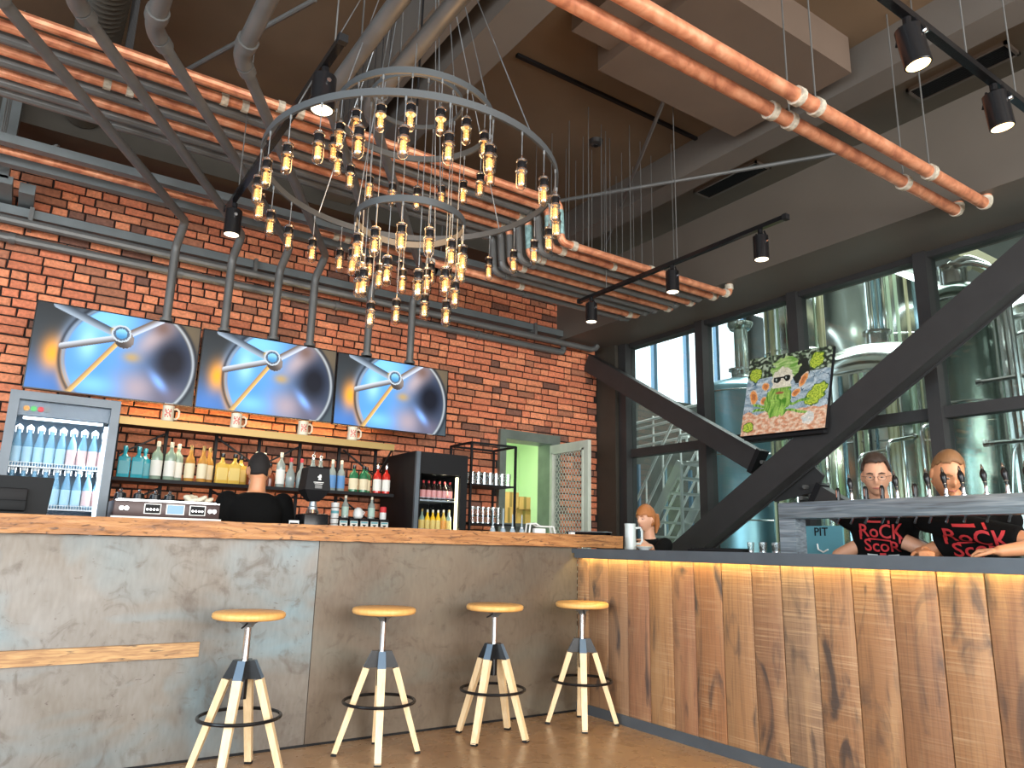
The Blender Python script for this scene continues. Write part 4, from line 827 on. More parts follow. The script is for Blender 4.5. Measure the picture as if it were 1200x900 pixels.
# back bar cabinet with row of tins
t = thing('back_bar_cabinet', 'low black back bar cabinet against the bricks', 'cabinet', (1.7, 6.2, 0)); MB().box((.62, 5.85, 0), (2.86, 6.56, 1.05)).build('body', MBK, t); MB().box((2.2, 5.9, 1.05), (2.84, 6.33, 1.185)).build('riser', MBK, t)
for x in (.64, 1.2, 1.76, 2.32): MB().box((x, 5.83, .08), (x+.5, 5.85, 1.0)).build('door', MDK, t)
for i in range(5):
    k = thing('tea_tin', 'black tin with white label in the low row, '+('leftmost', 'second from left', 'middle', 'second from right', 'rightmost')[i], 'tin', (2.335+i*.093, 6.0, 1.186), 'row of five black tins'); x = 2.335+i*.093
    MB().cbox((x, 6.02, 1.236), (.041, .04, .049), bev=.004).build('tin_body', MBK, k); MB().box((x-.034, 5.978, 1.195), (x+.034, 5.9805, 1.262)).build('label', LB['w'], k); MB().box((x-.03, 5.977, 1.245), (x+.03, 5.979, 1.258)).build('label_band', LB['t'], k); b = MB(); b.prism([(-.02, .012), (.02, .012), (0, -.008)], (x, 5.977, 1.222), (1, 0, 0), (0, 0, 1), (0, .001, 0)); b.build('label_mark', MBK, k)
bottle(('tall', 'clear', 'g', 'w', .19, .030), 2.36, 6.03, 1.285, 'small pink necked bottle standing on the leftmost tin', 'items on the tins'); bottle(('tall', 'clear', 'g', 'w', .19, .030), 2.60, 6.03, 1.285, 'small pink necked bottle standing on the tins right side', 'items on the tins')
k = thing('milk_jug', 'rounded white jug standing on the row of black tins', 'jug', (2.48, 6.03, 1.285)); MB().lathe([(.03, 1.286), (.042, 1.30), (.044, 1.33), (.032, 1.365), (.014, 1.378)], (2.48, 6.03, 0), 18).build('jug_body', MWH, k); MB().tube([(2.52, 6.03, 1.35), (2.54, 6.03, 1.34), (2.52, 6.03, 1.31)], .005, 6).build('handle', MWH, k)
k = thing('soda_can', 'red and white can on the rightmost black tin', 'can', (2.71, 6.03, 1.285)); MB().lathe([(.026, 1.286), (.029, 1.292), (.029, 1.345)], (2.71, 6.03, 0), 16).build('can_body', MWH, k); MB().lathe([(.029, 1.345), (.0295, 1.346), (.029, 1.385), (.024, 1.395)], (2.71, 6.03, 0), 16).build('can_top', MRED, k)
k = thing('cup_tower', 'short stack of pale cups left of the black tins', 'cups', (2.26, 6.0, 1.186)); b = MB()
for i in range(5): b.lathe([(.024, 1.187+i*.045), (.032, 1.192+i*.045), (.034, 1.228+i*.045)], (2.26, 6.0, 0), 14)
b.build('cups', MWH, k); MB().lathe([(.033, 1.30), (.034, 1.34)], (2.26, 6.0, 0), 14).build('blue_cup_band', LB['t'], k)

# ---- tall fridge at left
t = thing('drinks_fridge', 'tall grey glass door fridge full of water bottles at the left', 'fridge', (.22, 5.7, 0)); FX0, FX1, FY, FZ = -.105, .535, 5.66, 2.0
MI = mat('fridge interior', (.16, .30, .42), .5)
b = MB(); b.box((FX0, FY+.05, 0), (FX0+.04, 6.3, FZ)); b.box((FX1-.04, FY+.05, 0), (FX1, 6.3, FZ)); b.box((FX0+.04, FY+.05, FZ-.03), (FX1-.04, 6.25, FZ)); b.box((FX0+.04, 6.25, 0), (FX1-.04, 6.3, FZ)); b.box((FX0+.04, FY+.05, 0), (FX1-.04, 6.25, .3)); b.build('cabinet', MST, t)
MB().box((FX0+.04, 6.2, .3), (FX1-.04, 6.25, FZ-.03)).build('back_panel', MI, t)
dr = MB(); dr.box((FX0, FY, .2), (FX0+.055, FY+.05, FZ)); dr.box((FX1-.055, FY, .2), (FX1, FY+.05, FZ)); dr.box((FX0+.055, FY, FZ-.055), (FX1-.055, FY+.05, FZ)); dr.box((FX0+.055, FY, .2), (FX1-.055, FY+.05, .3)); dr = dr.build('door_frame', MST, t)
MB().box((FX0+.055, FY+.02, .3), (FX1-.055, FY+.026, FZ-.055)).build('door_glass', MFG, dr)
MB().box((FX0+.05, FY+.06, FZ-.15), (FX1-.05, FY+.12, FZ-.05)).build('header_panel', MST, t)
MB().box((FX0+.09, FY+.055, FZ-.175), (FX1-.09, FY+.075, FZ-.160)).build('light_tube', MLW, t)
MB().box((FX1-.075, FY+.06, .4), (FX1-.055, FY+.08, FZ-.18)).build('side_light', MLW, t)
for x, m_ in ((-.005, LB['o']), (.035, mat('green badge', (.05, .45, .08), .5)), (.075, MRED), (.11, MGP)): MB().cyl((x, FY+.052, FZ-.105), (x, FY+.06, FZ-.105), .018, n=14).build('badge', m_, t)
area('fridge_light', (.21, FY+.14, FZ-.17), (-15, 0, 0), .5, .06, .9, (.75, .9, 1)); area('fridge_side_light', (FX1-.085, FY+.12, 1.4), (0, 65, 0), .9, .03, .8, (.75, .9, 1))
BWt = ('cone', 'clear', 't', 's', .25, .030); MBT = GL['blue']
for zz, lab in ((1.53, 'upper'), (1.262, 'lower')):
    s_ = MB(); s_.box((FX0+.045, FY+.09, zz-.012), (FX1-.045, 6.2, zz-.004)); s_.build('wire_shelf', MI, t); s_ = MB(); s_.box((FX0+.05, FY+.075, zz-.018), (FX1-.05, FY+.085, zz-.010)); s_.box((FX0+.05, FY+.075, zz+.012), (FX1-.05, FY+.085, zz+.016))
    for i in range(34): x = FX0+.055+i*.0158; s_.box((x, FY+.074, zz-.015), (x+.004, FY+.084, zz+.014))
    s_.build('shelf_rail', MWH, t)
WATER = mat('pale blue water bottle', (.25, .52, .72), .1, trans=.3); WATER2 = mat('pale glass bottle neck', (.55, .70, .80), .08, trans=.5)
pw = []
def water(x, y, z, lc, lab):
    if lc not in [p[0] for p in pw]:
        t = thing('water_bottle', lab, 'bottle', (0, 0, 0), 'glass bottles in the tall fridge', local=True)
        MB().lathe([(.026, 0), (.029, .006), (.029, .13), (.024, .155), (.013, .20), (.0105, .235)], n=14).build('bottle_body', WATER, t); MB().lathe([(.0298, .02), (.0298, .12)], n=14).build('label', lc, t)
        MB().lathe([(.013, .232), (.0145, .238), (.0145, .25), (.010, .258)], n=12).build('cap', MWH, t); MB().tube([(-.017, 0, .215), (-.02, 0, .25), (0, 0, .268), (.02, 0, .25), (.017, 0, .215)], .0025, 5).build('swing_wire', MCR, t)
        pw.append((lc, t)); t.location = (x, y, z)
    else: dup([p for p in pw if p[0] == lc][0][1], None, (x, y, z), None, lab)
ordn = ['first', 'second', 'third', 'fourth', 'fifth', 'sixth', 'seventh', 'eighth', 'ninth']
LBL = mat('pale blue label', (.40, .62, .74), .6); LPK = mat('pale pink label', (.72, .50, .48), .6)
for i in range(9): water(-.025+i*.063, 5.80, 1.53, LBL if i < 5 else LPK, ordn[i]+' glass bottle from left on the upper fridge shelf, with pale %s label' % ('blue' if i < 5 else 'pink'))
for i in range(9): water(-.025+i*.063, 5.80, 1.262, LBL if i < 7 else LPK, ordn[i]+' glass bottle from left on the lower fridge shelf, with pale %s label' % ('blue' if i < 7 else 'pink'))

# ---- black fridge at the middle
t = thing('bottle_fridge', 'black fridge with lit glass door of juice bottles right of the bottle shelf', 'fridge', (3.15, 5.8, 0)); GX0, GX1, GY, GZ = 2.885, 3.42, 5.8, 1.885
b = MB(); b.box((GX0, GY+.04, 0), (GX0+.035, 6.5, GZ)); b.box((GX1-.035, GY+.04, 0), (GX1, 6.5, GZ)); b.box((GX0+.035, GY+.04, GZ-.18), (GX1-.035, 6.45, GZ)); b.box((GX0+.035, 6.45, 0), (GX1-.035, 6.5, GZ)); b.box((GX0+.035, GY+.04, 0), (GX1-.035, 6.45, .3)); b.build('cabinet', MBK, t)
dr = MB(); dr.box((GX0, GY, GZ-.19), (GX1, GY+.04, GZ)); dr.box((GX0, GY, .2), (GX0+.06, GY+.04, GZ-.19)); dr.box((GX1-.07, GY, .2), (GX1, GY+.04, GZ-.19)); dr.box((GX0+.06, GY, .2), (GX1-.07, GY+.04, .3)); dr = dr.build('door_frame', MBK, t)
MB().box((GX0+.06, GY+.02, .3), (GX1-.07, GY+.026, GZ-.19)).build('door_glass', MFG, dr); MB().box((GX0-.002, GY-.03, .25), (GX0+.035, GY, GZ-.004)).build('door_handle', MST, dr)
MB().box((GX1-.085, GY+.05, .3), (GX1-.062, GY+.07, GZ-.2)).build('light_tube', MLWm, t)
area('bottle_fridge_light', (GX1-.1, GY+.1, 1.35), (0, 75, 0), .7, .03, 1.6, (1, .88, .55))
for zz in (1.475, 1.20): s_ = MB(); s_.box((GX0+.036, GY+.08, zz-.01), (GX1-.036, 6.4, zz-.002)); s_.box((GX0+.06, GY+.07, zz+.012), (GX1-.07, GY+.076, zz+.018)); s_.box((GX0+.06, GY+.07, zz-.016), (GX1-.07, GY+.076, zz-.006)); s_.build('wire_shelf', MRS, t)
KD = ('tall', 'dark', 'p', 'r', .165, .025); KY = ('tall', 'yellow', 'o', 'w', .19, .024); KG = ('tall', 'mint', 'y', 'g', .19, .024)
GL['orange'] = mat('orange juice', (.95, .55, .02), .2, emit=None); KO = ('tall', 'orange', 'y', 'w', .185, .024)
for i in range(7): bottle(KD, 2.972+i*.054, 5.90, 1.476, ordn[i]+' dark bottle with pink label from left in the black fridge', 'dark bottles in the black fridge')
for i in range(7): bottle((KG, KG, KO, KO, KO, KY, KG)[i], 2.972+i*.054, 5.90, 1.201, ordn[i]+' juice bottle from left on the lower shelf of the black fridge', 'juice bottles in the black fridge')

# ---- black glass rack
t = thing('glass_rack', 'open black steel rack of glasses left of the doorway', 'rack', (3.8, 6, 0)); RX0, RX1, RY0, RY1 = 3.545, 4.05, 5.95, 6.35
for x in (RX0, RX1):
    for y in (RY0, RY1): MB().box((x-.01, y-.01, 0), (x+.01, y+.01, 2.045)).build('post', MBK, t)
b = MB(); b.box((RX0, RY0-.01, 2.03), (RX1, RY0+.01, 2.05)); b.box((RX0, RY1-.01, 2.03), (RX1, RY1+.01, 2.05)); b.box((RX0-.01, RY0, 2.03), (RX0+.01, RY1, 2.05)); b.box((RX1-.01, RY0, 2.03), (RX1+.01, RY1, 2.05)); b.build('top_frame', MBK, t)
for z in (1.655, 1.29, .8): MB().box((RX0, RY0, z-.015), (RX1, RY1, z)).build('shelf', MBK, t)
def glass_proto(r0, r1, h, lab, grp):
    g = thing('drinking_glass', lab, 'glass', (0, 0, 0), grp, local=True); MB().lathe([(r0*.9, 0), (r0, .003), (r1, h), (r1-.0025, h), (r0-.003, .008), (.001, .008)], n=16).build('glass_wall', MCG, g); MB().lathe([(r0*.9, 0), (r0*.98, .002), (r0*.98, .010), (.001, .011)], n=16).build('glass_base', MCR, g); return g
gp = None; rows = ['front', 'middle', 'back']
for j in range(3):
    for i in range(7):
        l = '%s tumbler from left in the %s row of the upper rack shelf' % (ordn[i], rows[j]); p = (3.59+i*.068, 6.0+j*.12, 1.656)
        if gp is None: gp = glass_proto(.026, .031, .115, l, 'tumblers on the upper rack shelf'); gp.location = p
        else: dup(gp, None, p, None, l)
gp = None
for i in range(6):
    l = ordn[i]+' tall glass from left on the lower rack shelf'; p = (3.62+i*.058, 6.02, 1.291)
    if gp is None: gp = glass_proto(.022, .027, .155, l, 'tall glasses on the lower rack shelf'); gp.location = p
    else: dup(gp, None, p, None, l)

# ---- coffee machine, grinder, monitor and small things on the left bar
t = thing('espresso_machine', 'low wide espresso machine with maroon control panel behind the bar', 'coffee machine', (.78, 5, .94)); EX0, EX1, EY = .49, 1.075, 4.82
MPN = mat('maroon grey panel', (.055, .030, .028), .4, .2)
MB().cbox(((EX0+EX1)/2, EY+.155, 1.06), ((EX1-EX0)/2-.02, .145, .12), bev=.01).build('body', MSS, t); pn = MB().cbox(((EX0+EX1)/2, EY+.15, 1.245), ((EX1-EX0)/2, .15, .047), bev=.006).build('control_panel', MPN, t)
MB().box((EX0-.01, EY-.012, 1.188), (EX1+.01, EY+.01, 1.200)).build('drip_edge', MWH, t); MB().box((EX0+.005, EY-.004, 1.288), (EX1-.005, EY+.004, 1.293)).build('panel_trim', MCR, pn)
for x0, x1, m_ in ((.655, .735, MCR), (.775, .865, mat('blue display', (.05, .12, .30), .3, emit=(.10, .25, .75), es=.7)), (.905, .985, MCR)):
    MB().box((x0-.006, EY-.004, 1.217), (x1+.006, EY, 1.277)).build('display_frame', MWH, pn); MB().box((x0, EY-.007, 1.222), (x1, EY-.003, 1.272)).build('display', m_ if m_ != MCR else MBK, pn)
    if m_ == MCR:
        for i in range(4): MB().cyl((x0+.012+i*.018, EY-.01, 1.243), (x0+.012+i*.018, EY-.006, 1.243), .006, n=8).build('button', MCR, pn)
for x in (.53, .556, 1.015, 1.04): MB().cyl((x, EY-.016, 1.245), (x, EY, 1.245), .012, n=12).build('knob', MCR, pn)
MB().box((EX0+.02, EY+.03, 1.292), (EX1-.02, EY+.05, 1.300)).build('cup_rail', MCR, t)
for i, x in enumerate((.53, .63, .72, .80)):
    k = thing('steaming_pitcher', 'dark milk pitcher with chrome knob on the espresso machine, %s from left' % ordn[i], 'pitcher', (x, EY+.12, 1.293), 'pitchers on the espresso machine'); MB().lathe([(.030, 1.293), (.034, 1.30), (.030, 1.335), (.012, 1.345)], (x, EY+.12, 0), 14).build('pitcher_body', MBG, k); MB().lathe([(.006, 1.345), (.010, 1.353), (.006, 1.362), (.001, 1.365)], (x, EY+.12, 0), 10).build('lid_knob', MCR, k)
b = MB(); rg = random.Random(9)
for i in range(14): b.ball((.90+rg.uniform(0, .14), EY+.08+rg.uniform(0, .1), 1.305+rg.uniform(0, .03)), (rg.uniform(.025, .04), .03, .016), 10, M.Rotation(rg.uniform(-.6, .6), 3, 'Y'))
remesh(b, .005, 2).build('folded_cloth', mat('cream cloth', (.66, .60, .46), .9), None, 60, 'crumpled cream cloth lying on the espresso machine', 'cloth')
t = thing('coffee_grinder', 'black coffee grinder with white emblem on the hopper behind the bar', 'grinder', (1.70, 5.0, .94)); cx_, cy_ = 1.715, 4.98
def sec(z, a, b_, c): return ((cx_, cy_, z), (a, 0, 0), (0, b_, 0))
b = MB(); b.loft([((cx_, cy_, z_), (a_, c_, 0), (-a_, c_, 0)) for z_, a_, c_ in ((1.350, .030, .03), (1.362, .045, .04), (1.425, .088, .078), (1.572, .074, .070), (1.582, .068, .064))], 4); b.build('bean_hopper', MBK, t, 20)
MB().lathe([(.032, 1.295), (.032, 1.312), (.026, 1.318), (.022, 1.352)], (cx_, cy_, 0), 18).build('grinding_collar', MRS, t); MB().lathe([(.04, 1.268), (.045, 1.272), (.038, 1.296)], (cx_, cy_, 0), 18).build('chrome_ring', MCR, t); MB().cbox((cx_, cy_, 1.11), (.085, .10, .155), bev=.012).build('body', MBG, t)
b = MB(); b.prism([(-.010, -.016), (-.004, -.004), (-.014, .002), (-.012, .010), (-.004, .012), (-.001, .022), (.011, .020), (.013, .004), (.008, -.004), (.012, -.016)], (cx_+.005, cy_-.0815, 1.508), (1, 0, 0), (0, 0, 1), (0, .004, 0)); b.build('head_emblem', MWH, t)
b = MB(); b.box((cx_-.035, cy_-.084, 1.473), (cx_+.035, cy_-.078, 1.478)); b.box((cx_-.028, cy_-.084, 1.464), (cx_+.028, cy_-.078, 1.467)); b.build('emblem_lines', MWH, t); MB().box((cx_-.024, cy_-.0865, 1.435), (cx_+.024, cy_-.08, 1.458)).build('grey_plate', MGP, t)
k = thing('paper_card', 'small white printed card beside the grinder', 'card', (1.56, 4.9, .94)); MB().box((1.535, 4.89, .94), (1.60, 4.90, 1.215)).build('card', MWH, k); MB().box((1.54, 4.888, 1.19), (1.595, 4.89, 1.20)).build('print_line', MBK, k)
t = thing('till_monitor', 'back of a black till monitor standing on the left bar top', 'monitor', (0, 4.4, 1.172))
b = MB(); b.loft([((-.03, 4.33, 1.268), (.185, 0, 0), (0, 0, .094)), ((-.03, 4.41, 1.268), (.175, 0, 0), (0, 0, .088))], 4)
b = MB(); b.add([(-.28, 4.30, 1.175), (.150, 4.30, 1.175), (.162, 4.30, 1.357), (-.28, 4.30, 1.357), (-.28, 4.40, 1.165), (.135, 4.40, 1.175), (.15, 4.40, 1.352), (-.28, 4.40, 1.352)], [(0, 1, 2, 3), (7, 6, 5, 4), (0, 4, 5, 1), (1, 5, 6, 2), (2, 6, 7, 3), (3, 7, 4, 0)]); b.build('screen_back', MPL, t, 20)
MB().cbox((-.14, 4.285, 1.262), (.20, .018, .035), bev=.008).build('cable_cover', MBK, t); MB().cbox((-.10, 4.28, 1.215), (.16, .035, .025), bev=.006).build('hinge_block', MPL, t); MB().cbox((-.1, 4.36, 1.178), (.16, .1, .006)).build('foot', MPL, t)
for i, (x, h) in enumerate(((2.955, .16), (3.045, .17), (3.13, .13), (3.215, .13))):
    k = thing('pourer_bottle', 'slim clear pourer bottle by the oak top, %s from left' % ordn[i], 'bottle', (x, 4.62, 1.172), 'slim pourer bottles at the bar corner'); MB().lathe([(.020, 1.173), (.022, 1.18), (.018, 1.20), (.006, 1.22), (.003, 1.185+h)], (x, 4.62, 0), 12).build('bottle_body', WATER2, k); MB().cyl((x, 4.62, 1.214), (x, 4.62, 1.222), .011, n=10).build('collar', MWH, k)
k = thing('napkin_holder', 'white looped wire napkin holder at the bar corner', 'holder', (3.4, 4.6, 1.172))
for dy in (0, .05): MB().tube([(3.27, 4.6+dy, 1.175), (3.28, 4.6+dy, 1.25), (3.33, 4.6+dy, 1.255), (3.37, 4.6+dy, 1.235), (3.50, 4.6+dy, 1.235), (3.52, 4.6+dy, 1.175)], .007, 8).build('wire_loop', MWH, k)
MB().box((3.27, 4.6, 1.172), (3.52, 4.65, 1.18)).build('base', MWH, k); MB().cbox((3.38, 4.625, 1.2), (.05, .02, .02), bev=.004).build('napkins', MWH, k)
MB().cbox((3.60, 4.5, 1.185), (.02, .015, .013)).build('white_cube', MWH, None, 35, 'tiny white box on the end of the oak top', 'box')
k = thing('serving_tray', 'round black serving tray on the end of the oak top', 'tray', (3.62, 4.45, 1.172)); MB().lathe([(.15, 1.1725), (.17, 1.176), (.185, 1.205), (.180, 1.206), (.165, 1.181), (.001, 1.180)], (3.90-.03, 4.62, 0), 32).build('tray_body', MBG, k); MB().torus((3.87, 4.62, 1.206), .183, .004, 32, 6).build('rim', MRS, k)
# stein, bowl, small glasses on the steel top
t = thing('glass_stein', 'tall frosted glass stein at the corner of the two bars', 'mug', (3.92, 4.20, 1.075)); MFR = mat('frosted glass', (.80, .86, .84), .25, trans=.35)
sx, sy = 3.90, 4.17; MB().lathe([(.040, 1.075), (.046, 1.08), (.044, 1.10), (.041, 1.24), (.044, 1.268), (.040, 1.268), (.037, 1.10), (.001, 1.095)], (sx, sy, 0), 24).build('stein_body', MFR, t)
hd = V((.83, -.56, 0)); MB().tube([V((sx, sy, 1.235))+hd*.038, V((sx, sy, 1.24))+hd*.075, V((sx, sy, 1.215))+hd*.088, V((sx, sy, 1.14))+hd*.088, V((sx, sy, 1.118))+hd*.07, V((sx, sy, 1.122))+hd*.04], .009, 8).build('handle', MFR, t)
k = thing('sauce_bowl', 'shallow white bowl beside the glass stein', 'bowl', (3.9, 3.95, 1.075)); MB().lathe([(.03, 1.0755), (.035, 1.08), (.065, 1.10), (.062, 1.10), (.033, 1.083), (.001, 1.083)], (3.86, 3.98, 0), 24).build('bowl_body', MWH, k); MB().torus((3.86, 3.98, 1.101), .0635, .002, 24, 6).build('rim', MCRM, k)
gp = None
for i in range(7):
    l = ordn[i]+' small taster glass from left beside the tap bridge leg'; p = (3.86+.05*(i % 2), 3.04-i*.047, 1.0755)
    if gp is None: gp = glass_proto(.018, .022, .062, l, 'small taster glasses beside the bridge leg'); gp.location = p
    else: dup(gp, None, p, None, l)
k = thing('bar_mat', 'flat black rubber bar mat left of the taster glasses', 'mat', (3.8, 3.2, 1.075)); MB().cbox((3.85, 3.28, 1.084), (.08, .2, .008), bev=.003).build('mat_body', MBK, k); b = MB()
for i in range(12): b.box((3.78, 3.10+i*.032, 1.092), (3.92, 3.11+i*.032, 1.098))
b.build('mat_ribs', MBK, k)

# ---- painting
from mathutils import noise as MN
def nz(x, y, k=0): return MN.noise(V((x, y, k)))
def paint(u, v):
    n = nz(u*60, v*60, 3); wu, wv = u+.03*nz(u*7, v*7, 1), v+.03*nz(u*7, v*7, 2); leaf = nz(wu*26, wv*26, 5); c = (.025, .035, .025)
    if leaf > .0: c = (.14, .20, .12)
    if leaf > .22: c = (.42, .50, .38)
    if wv < .72: c = lerp((.20, .30, .38), (.52, .60, .64), .5+1.2*nz(wu*9+3*nz(u*5, v*5), wv*16, 8))
    if wv < .72 and abs(nz(wu*10, wv*12, 9)) < .025: c = (.06, .12, .18)
    def el(cx, cy, rx, ry, a=0): dx, dy = u-cx, v-cy; cc, ss = cos(a), sin(a); return ((dx*cc+dy*ss)/rx)**2+((-dx*ss+dy*cc)/ry)**2+.5*nz(u*22, v*22, 11)
    if el(.66, .74, .10, .16) < 1: c = (.02, .025, .02)
    if v < .27+.05*nz(u*8, 1): c = lerp((.62, .26, .14), (.80, .60, .44), .5+1.3*nz(u*18+v*14, v*30-u*12, 4))
    for x, y, rx, ry, a in ((.10, .77, .075, .085, .2), (.83, .85, .075, .10, -.3), (.86, .42, .085, .15, -.6), (.09, .10, .06, .06, 0)):
        q = el(x, y, rx, ry, a)
        if q < 1: c = lerp((.16, .30, .02), (.58, .66, .08), .55+1.4*nz(u*60, v*60, 6))
        elif q < 1.22: c = (.05, .12, .02)
    for x, y, rx, ry, a in ((.11, .48, .045, .085, .2), (.25, .60, .04, .05, .5), (.25, .42, .045, .045, 0), (.70, .62, .035, .085, -.4), (.63, .47, .035, .05, -.8)):
        q = el(x, y, rx, ry, a)
        if q < 1: c = (.80, .32, .09) if q > .35 else (.50, .17, .06)
        elif q < 1.4: c = (.66, .52, .40)
    arm = min(abs(v-.30-.25*(.42-u)+.02*nz(u*9, 3)), abs(v-.33-.12*(u-.42)+.03*nz(u*9, 4)))
    if el(.42, .40, .16, .20) < 1 or (arm < .016 and .12 < u < .80): c = lerp((.07, .24, .02), (.36, .58, .12), .5+1.3*nz(wu*46, v*6, 7))
    if el(.47, .80, .17, .16, .2) < 1: c = lerp((.16, .36, .06), (.48, .62, .26), .5+1.3*nz(u*8, wv*34, 12))
    if el(.45, .66, .125, .16) < 1: c = lerp((.62, .58, .44), (.80, .76, .64), .5+nz(u*14, v*14))
    if v < .56 and el(.43, .50, .14, .09) < 1: c = lerp((.10, .28, .03), (.38, .56, .12), .5+1.3*nz(wu*50, v*8, 2))
    if el(.43, .495, .055, .016) < 1: c = (.35, .12, .06)
    if el(.385, .665, .042, .040) < 1 or el(.50, .675, .042, .040) < 1 or (abs(v-.69) < .008 and .34 < u < .54): c = (.01, .015, .012)
    if el(.375, .67, .010, .018) < .8 or el(.49, .68, .010, .018) < .8: c = (.45, .50, .45)
    if el(.80, .14, .07, .08) < 1: c = lerp((.56, .60, .58), (.80, .72, .62), .5+nz(u*20, v*20))
    return tuple(max(0, x*(1+.3*n)) for x in c)
A, B_, Cc, D_ = V((5.20, 4.15, 2.065)), V((5.20, 3.335, 2.045)), V((5.385, 4.145, 2.79)), V((5.385, 3.325, 2.745))
nrm = (B_-A).cross(Cc-A).normalized(); nrm = -nrm if nrm.x > 0 else nrm
t = thing('painting', 'painting of a green bearded man in dark glasses among hops, hung on the window', 'painting', (5.3, 3.74, 2.05))
PP = lambda u, v: (A*(1-u)+B_*u)*(1-v)+(Cc*(1-u)+D_*u)*v
grid(170, 150, lambda u, v: PP(u, v)+nrm*.002, paint).build('painted_surface', attr_mat('acrylic paint', .5, 0, .1, 60), t, 0, fix=False)
b = MB(); b.add([PP(0, 0), PP(1, 0), PP(1, 1), PP(0, 1)]+[PP(a, c)-nrm*.035 for a, c in ((0, 0), (1, 0), (1, 1), (0, 1))], [(0, 1, 2, 3), (7, 6, 5, 4), (0, 4, 5, 1), (1, 5, 6, 2), (2, 6, 7, 3), (3, 7, 4, 0)]); b.build('canvas_board', MBK, t, 0)
b = MB(); b.beam((5.24, 4.12, 2.04), (5.24, 3.36, 2.02), .06, .025)
for y in (3.76, 4.0): b.beam((5.25, y, 2.03), (5.74, y, 2.13), .03, .02)
b.build('support_rail', MBK, t)

# ================================================================== lights
def spotlight(x, y, ztop, lab, axis=(0, 0, -1), lens=MLAMP2, power=9, col=(1, .85, .62), grp='black track spotlights', L=.155, r=.049):
    t = thing('track_spotlight', lab, 'spotlight', (x, y, ztop), grp); d = V(axis).normalized(); p = V((x, y, ztop-.05)); e = p+d*L
    MB().cyl(p, e, r, n=24).build('lamp_body', MBG, t); MB().cyl(e-d*.003, e+d*.002, r*.86, n=24).build('lens', lens, t); MB().torus(e, r*.93, r*.08, 24, 6, basis(d)and M((basis(d)[0], basis(d)[1], d)).transposed()).build('rim', MBG, t)
    MB().cyl((x, y, ztop), (x, y, ztop-.03), .016, n=10).build('swivel', MBG, t); u = basis(d)[0]; b = MB(); b.tube([V((x, y, ztop-.02))-u*.03, p-u*(r+.006)+d*.04], .006, 6); b.tube([V((x, y, ztop-.02))+u*.03, p+u*(r+.006)+d*.04], .006, 6); b.build('yoke', MBG, t); MB().cyl(p+u*(r+.002)+d*.045, p+u*(r+.014)+d*.045, .01, n=10).build('tilt_screw', MCR, t)
    l = bpy.data.lights.new('spot_beam', 'SPOT'); l.energy = power; l.color = col; l.spot_size = R(80); l.spot_blend = .6; l.shadow_soft_size = .04
    o = bpy.data.objects.new('spot_beam', l); COL.objects.link(o); o.location = e+d*.02; o.rotation_euler = d.to_track_quat('-Z', 'Y').to_euler()
def track(p, q, lab, wires):
    t = thing('lighting_track', lab, 'track', p, 'black lighting tracks'); MB().beam(p, q, .034, .030).build('rail', MBG, t)
    for e, s in ((V(p), 1), (V(q), -1)): d = (V(q)-V(p)).normalized()*s; MB().beam(e-d*.01, e+d*.02, .04, .036).build('end_cap', MBK, t)
    for k in wires: c = V(p).lerp(V(q), k); MB().cyl(c, (c.x, c.y, 4.6), .0035, n=6).build('suspension_wire', MGP, t)
track((3.80, 4.66, 3.15), (3.80, 2.60, 3.15), 'black track with three spotlights above the right bar', (.17, .55))
for y, l in ((4.50, 'black track spotlight farthest along the track by the brick corner'), (3.58, 'black track spotlight in the middle of the three over the bar'), (2.80, 'black track spotlight nearest, right end of the three over the bar')): spotlight(3.80, y, 3.135, l)
track((.87, 2.62, 3.12), (.87, 4.58, 3.12), 'black track running past the chandelier on its left', (.05, .862))
spotlight(.87, 2.82, 3.10, 'large black spotlight left above the chandelier ring', r=.052); spotlight(.88, 4.42, 3.10, 'black spotlight at the far end of the left track before the bricks')
track((1.6, 1.20, 3.12), (4.3, 1.20, 3.12), 'black track with two glowing spotlights at the top right', (.55, .72))
spotlight(2.60, 1.20, 3.10, 'glowing warm spotlight at the top edge of the view', (.12, -.10, -1), MLAMP, 34, (1, .62, .28), 'black track spotlights'); spotlight(3.31, 1.20, 3.10, 'glowing warm spotlight right of the other glowing one', (.10, -.05, -1), MLAMP, 34, (1, .62, .28), 'black track spotlights')

# chandelier
CX, CY = 1.455, 3.115
ch = thing('chandelier', 'large tiered ring chandelier with dozens of hanging tubular bulbs', 'chandelier', (CX, CY, 2.4))
MRG = mat('grey ring steel', (.075, .082, .086), .5, .2)
pb = MB(); protoB = None
mesh_w = None
caps = MB(); caps.lathe([(.021, -.006), (.0235, -.004), (.0235, .004), (.020, .007), (.006, .008), (.004, .02), (.003, .03)]); colr = MB(); colr.lathe([(.0245, -.052), (.0262, -.050), (.0262, -.043), (.0245, -.040)]); me_col = colr.mesh('chrome_collar', MCR); me_cap = caps.mesh('chrome_cap', MCR)
sk = MB(); sk.lathe([(.0205, -.044), (.0210, -.042), (.0210, -.004), (.0205, -.003)]); me_sk = sk.mesh('socket', MBG)
gl = MB(); gl.lathe([(.0232, -.046), (.0236, -.050), (.0236, -.108), (.0205, -.124), (.012, -.134), (.001, -.138)], n=14); me_gl = gl.mesh('glass_tube', MBGl)
co = MB(); co.lathe([(.004, -.054), (.012, -.062), (.0135, -.10), (.008, -.112), (.001, -.116)], n=8); me_co = co.mesh('amber_core', MAMB)
fi = MB(); fi.tube([(.0145*cos(k*2.1), .0145*sin(k*2.1), -.06-.005*k) for k in range(10)], .0014, 4); me_fi = fi.mesh('filament', MFIL)
def mk(nm, me, par, loc=(0, 0, 0)): o = bpy.data.objects.new(nm, me); COL.objects.link(o); o.parent = par; o.location = loc; return o
rr = random.Random(4)
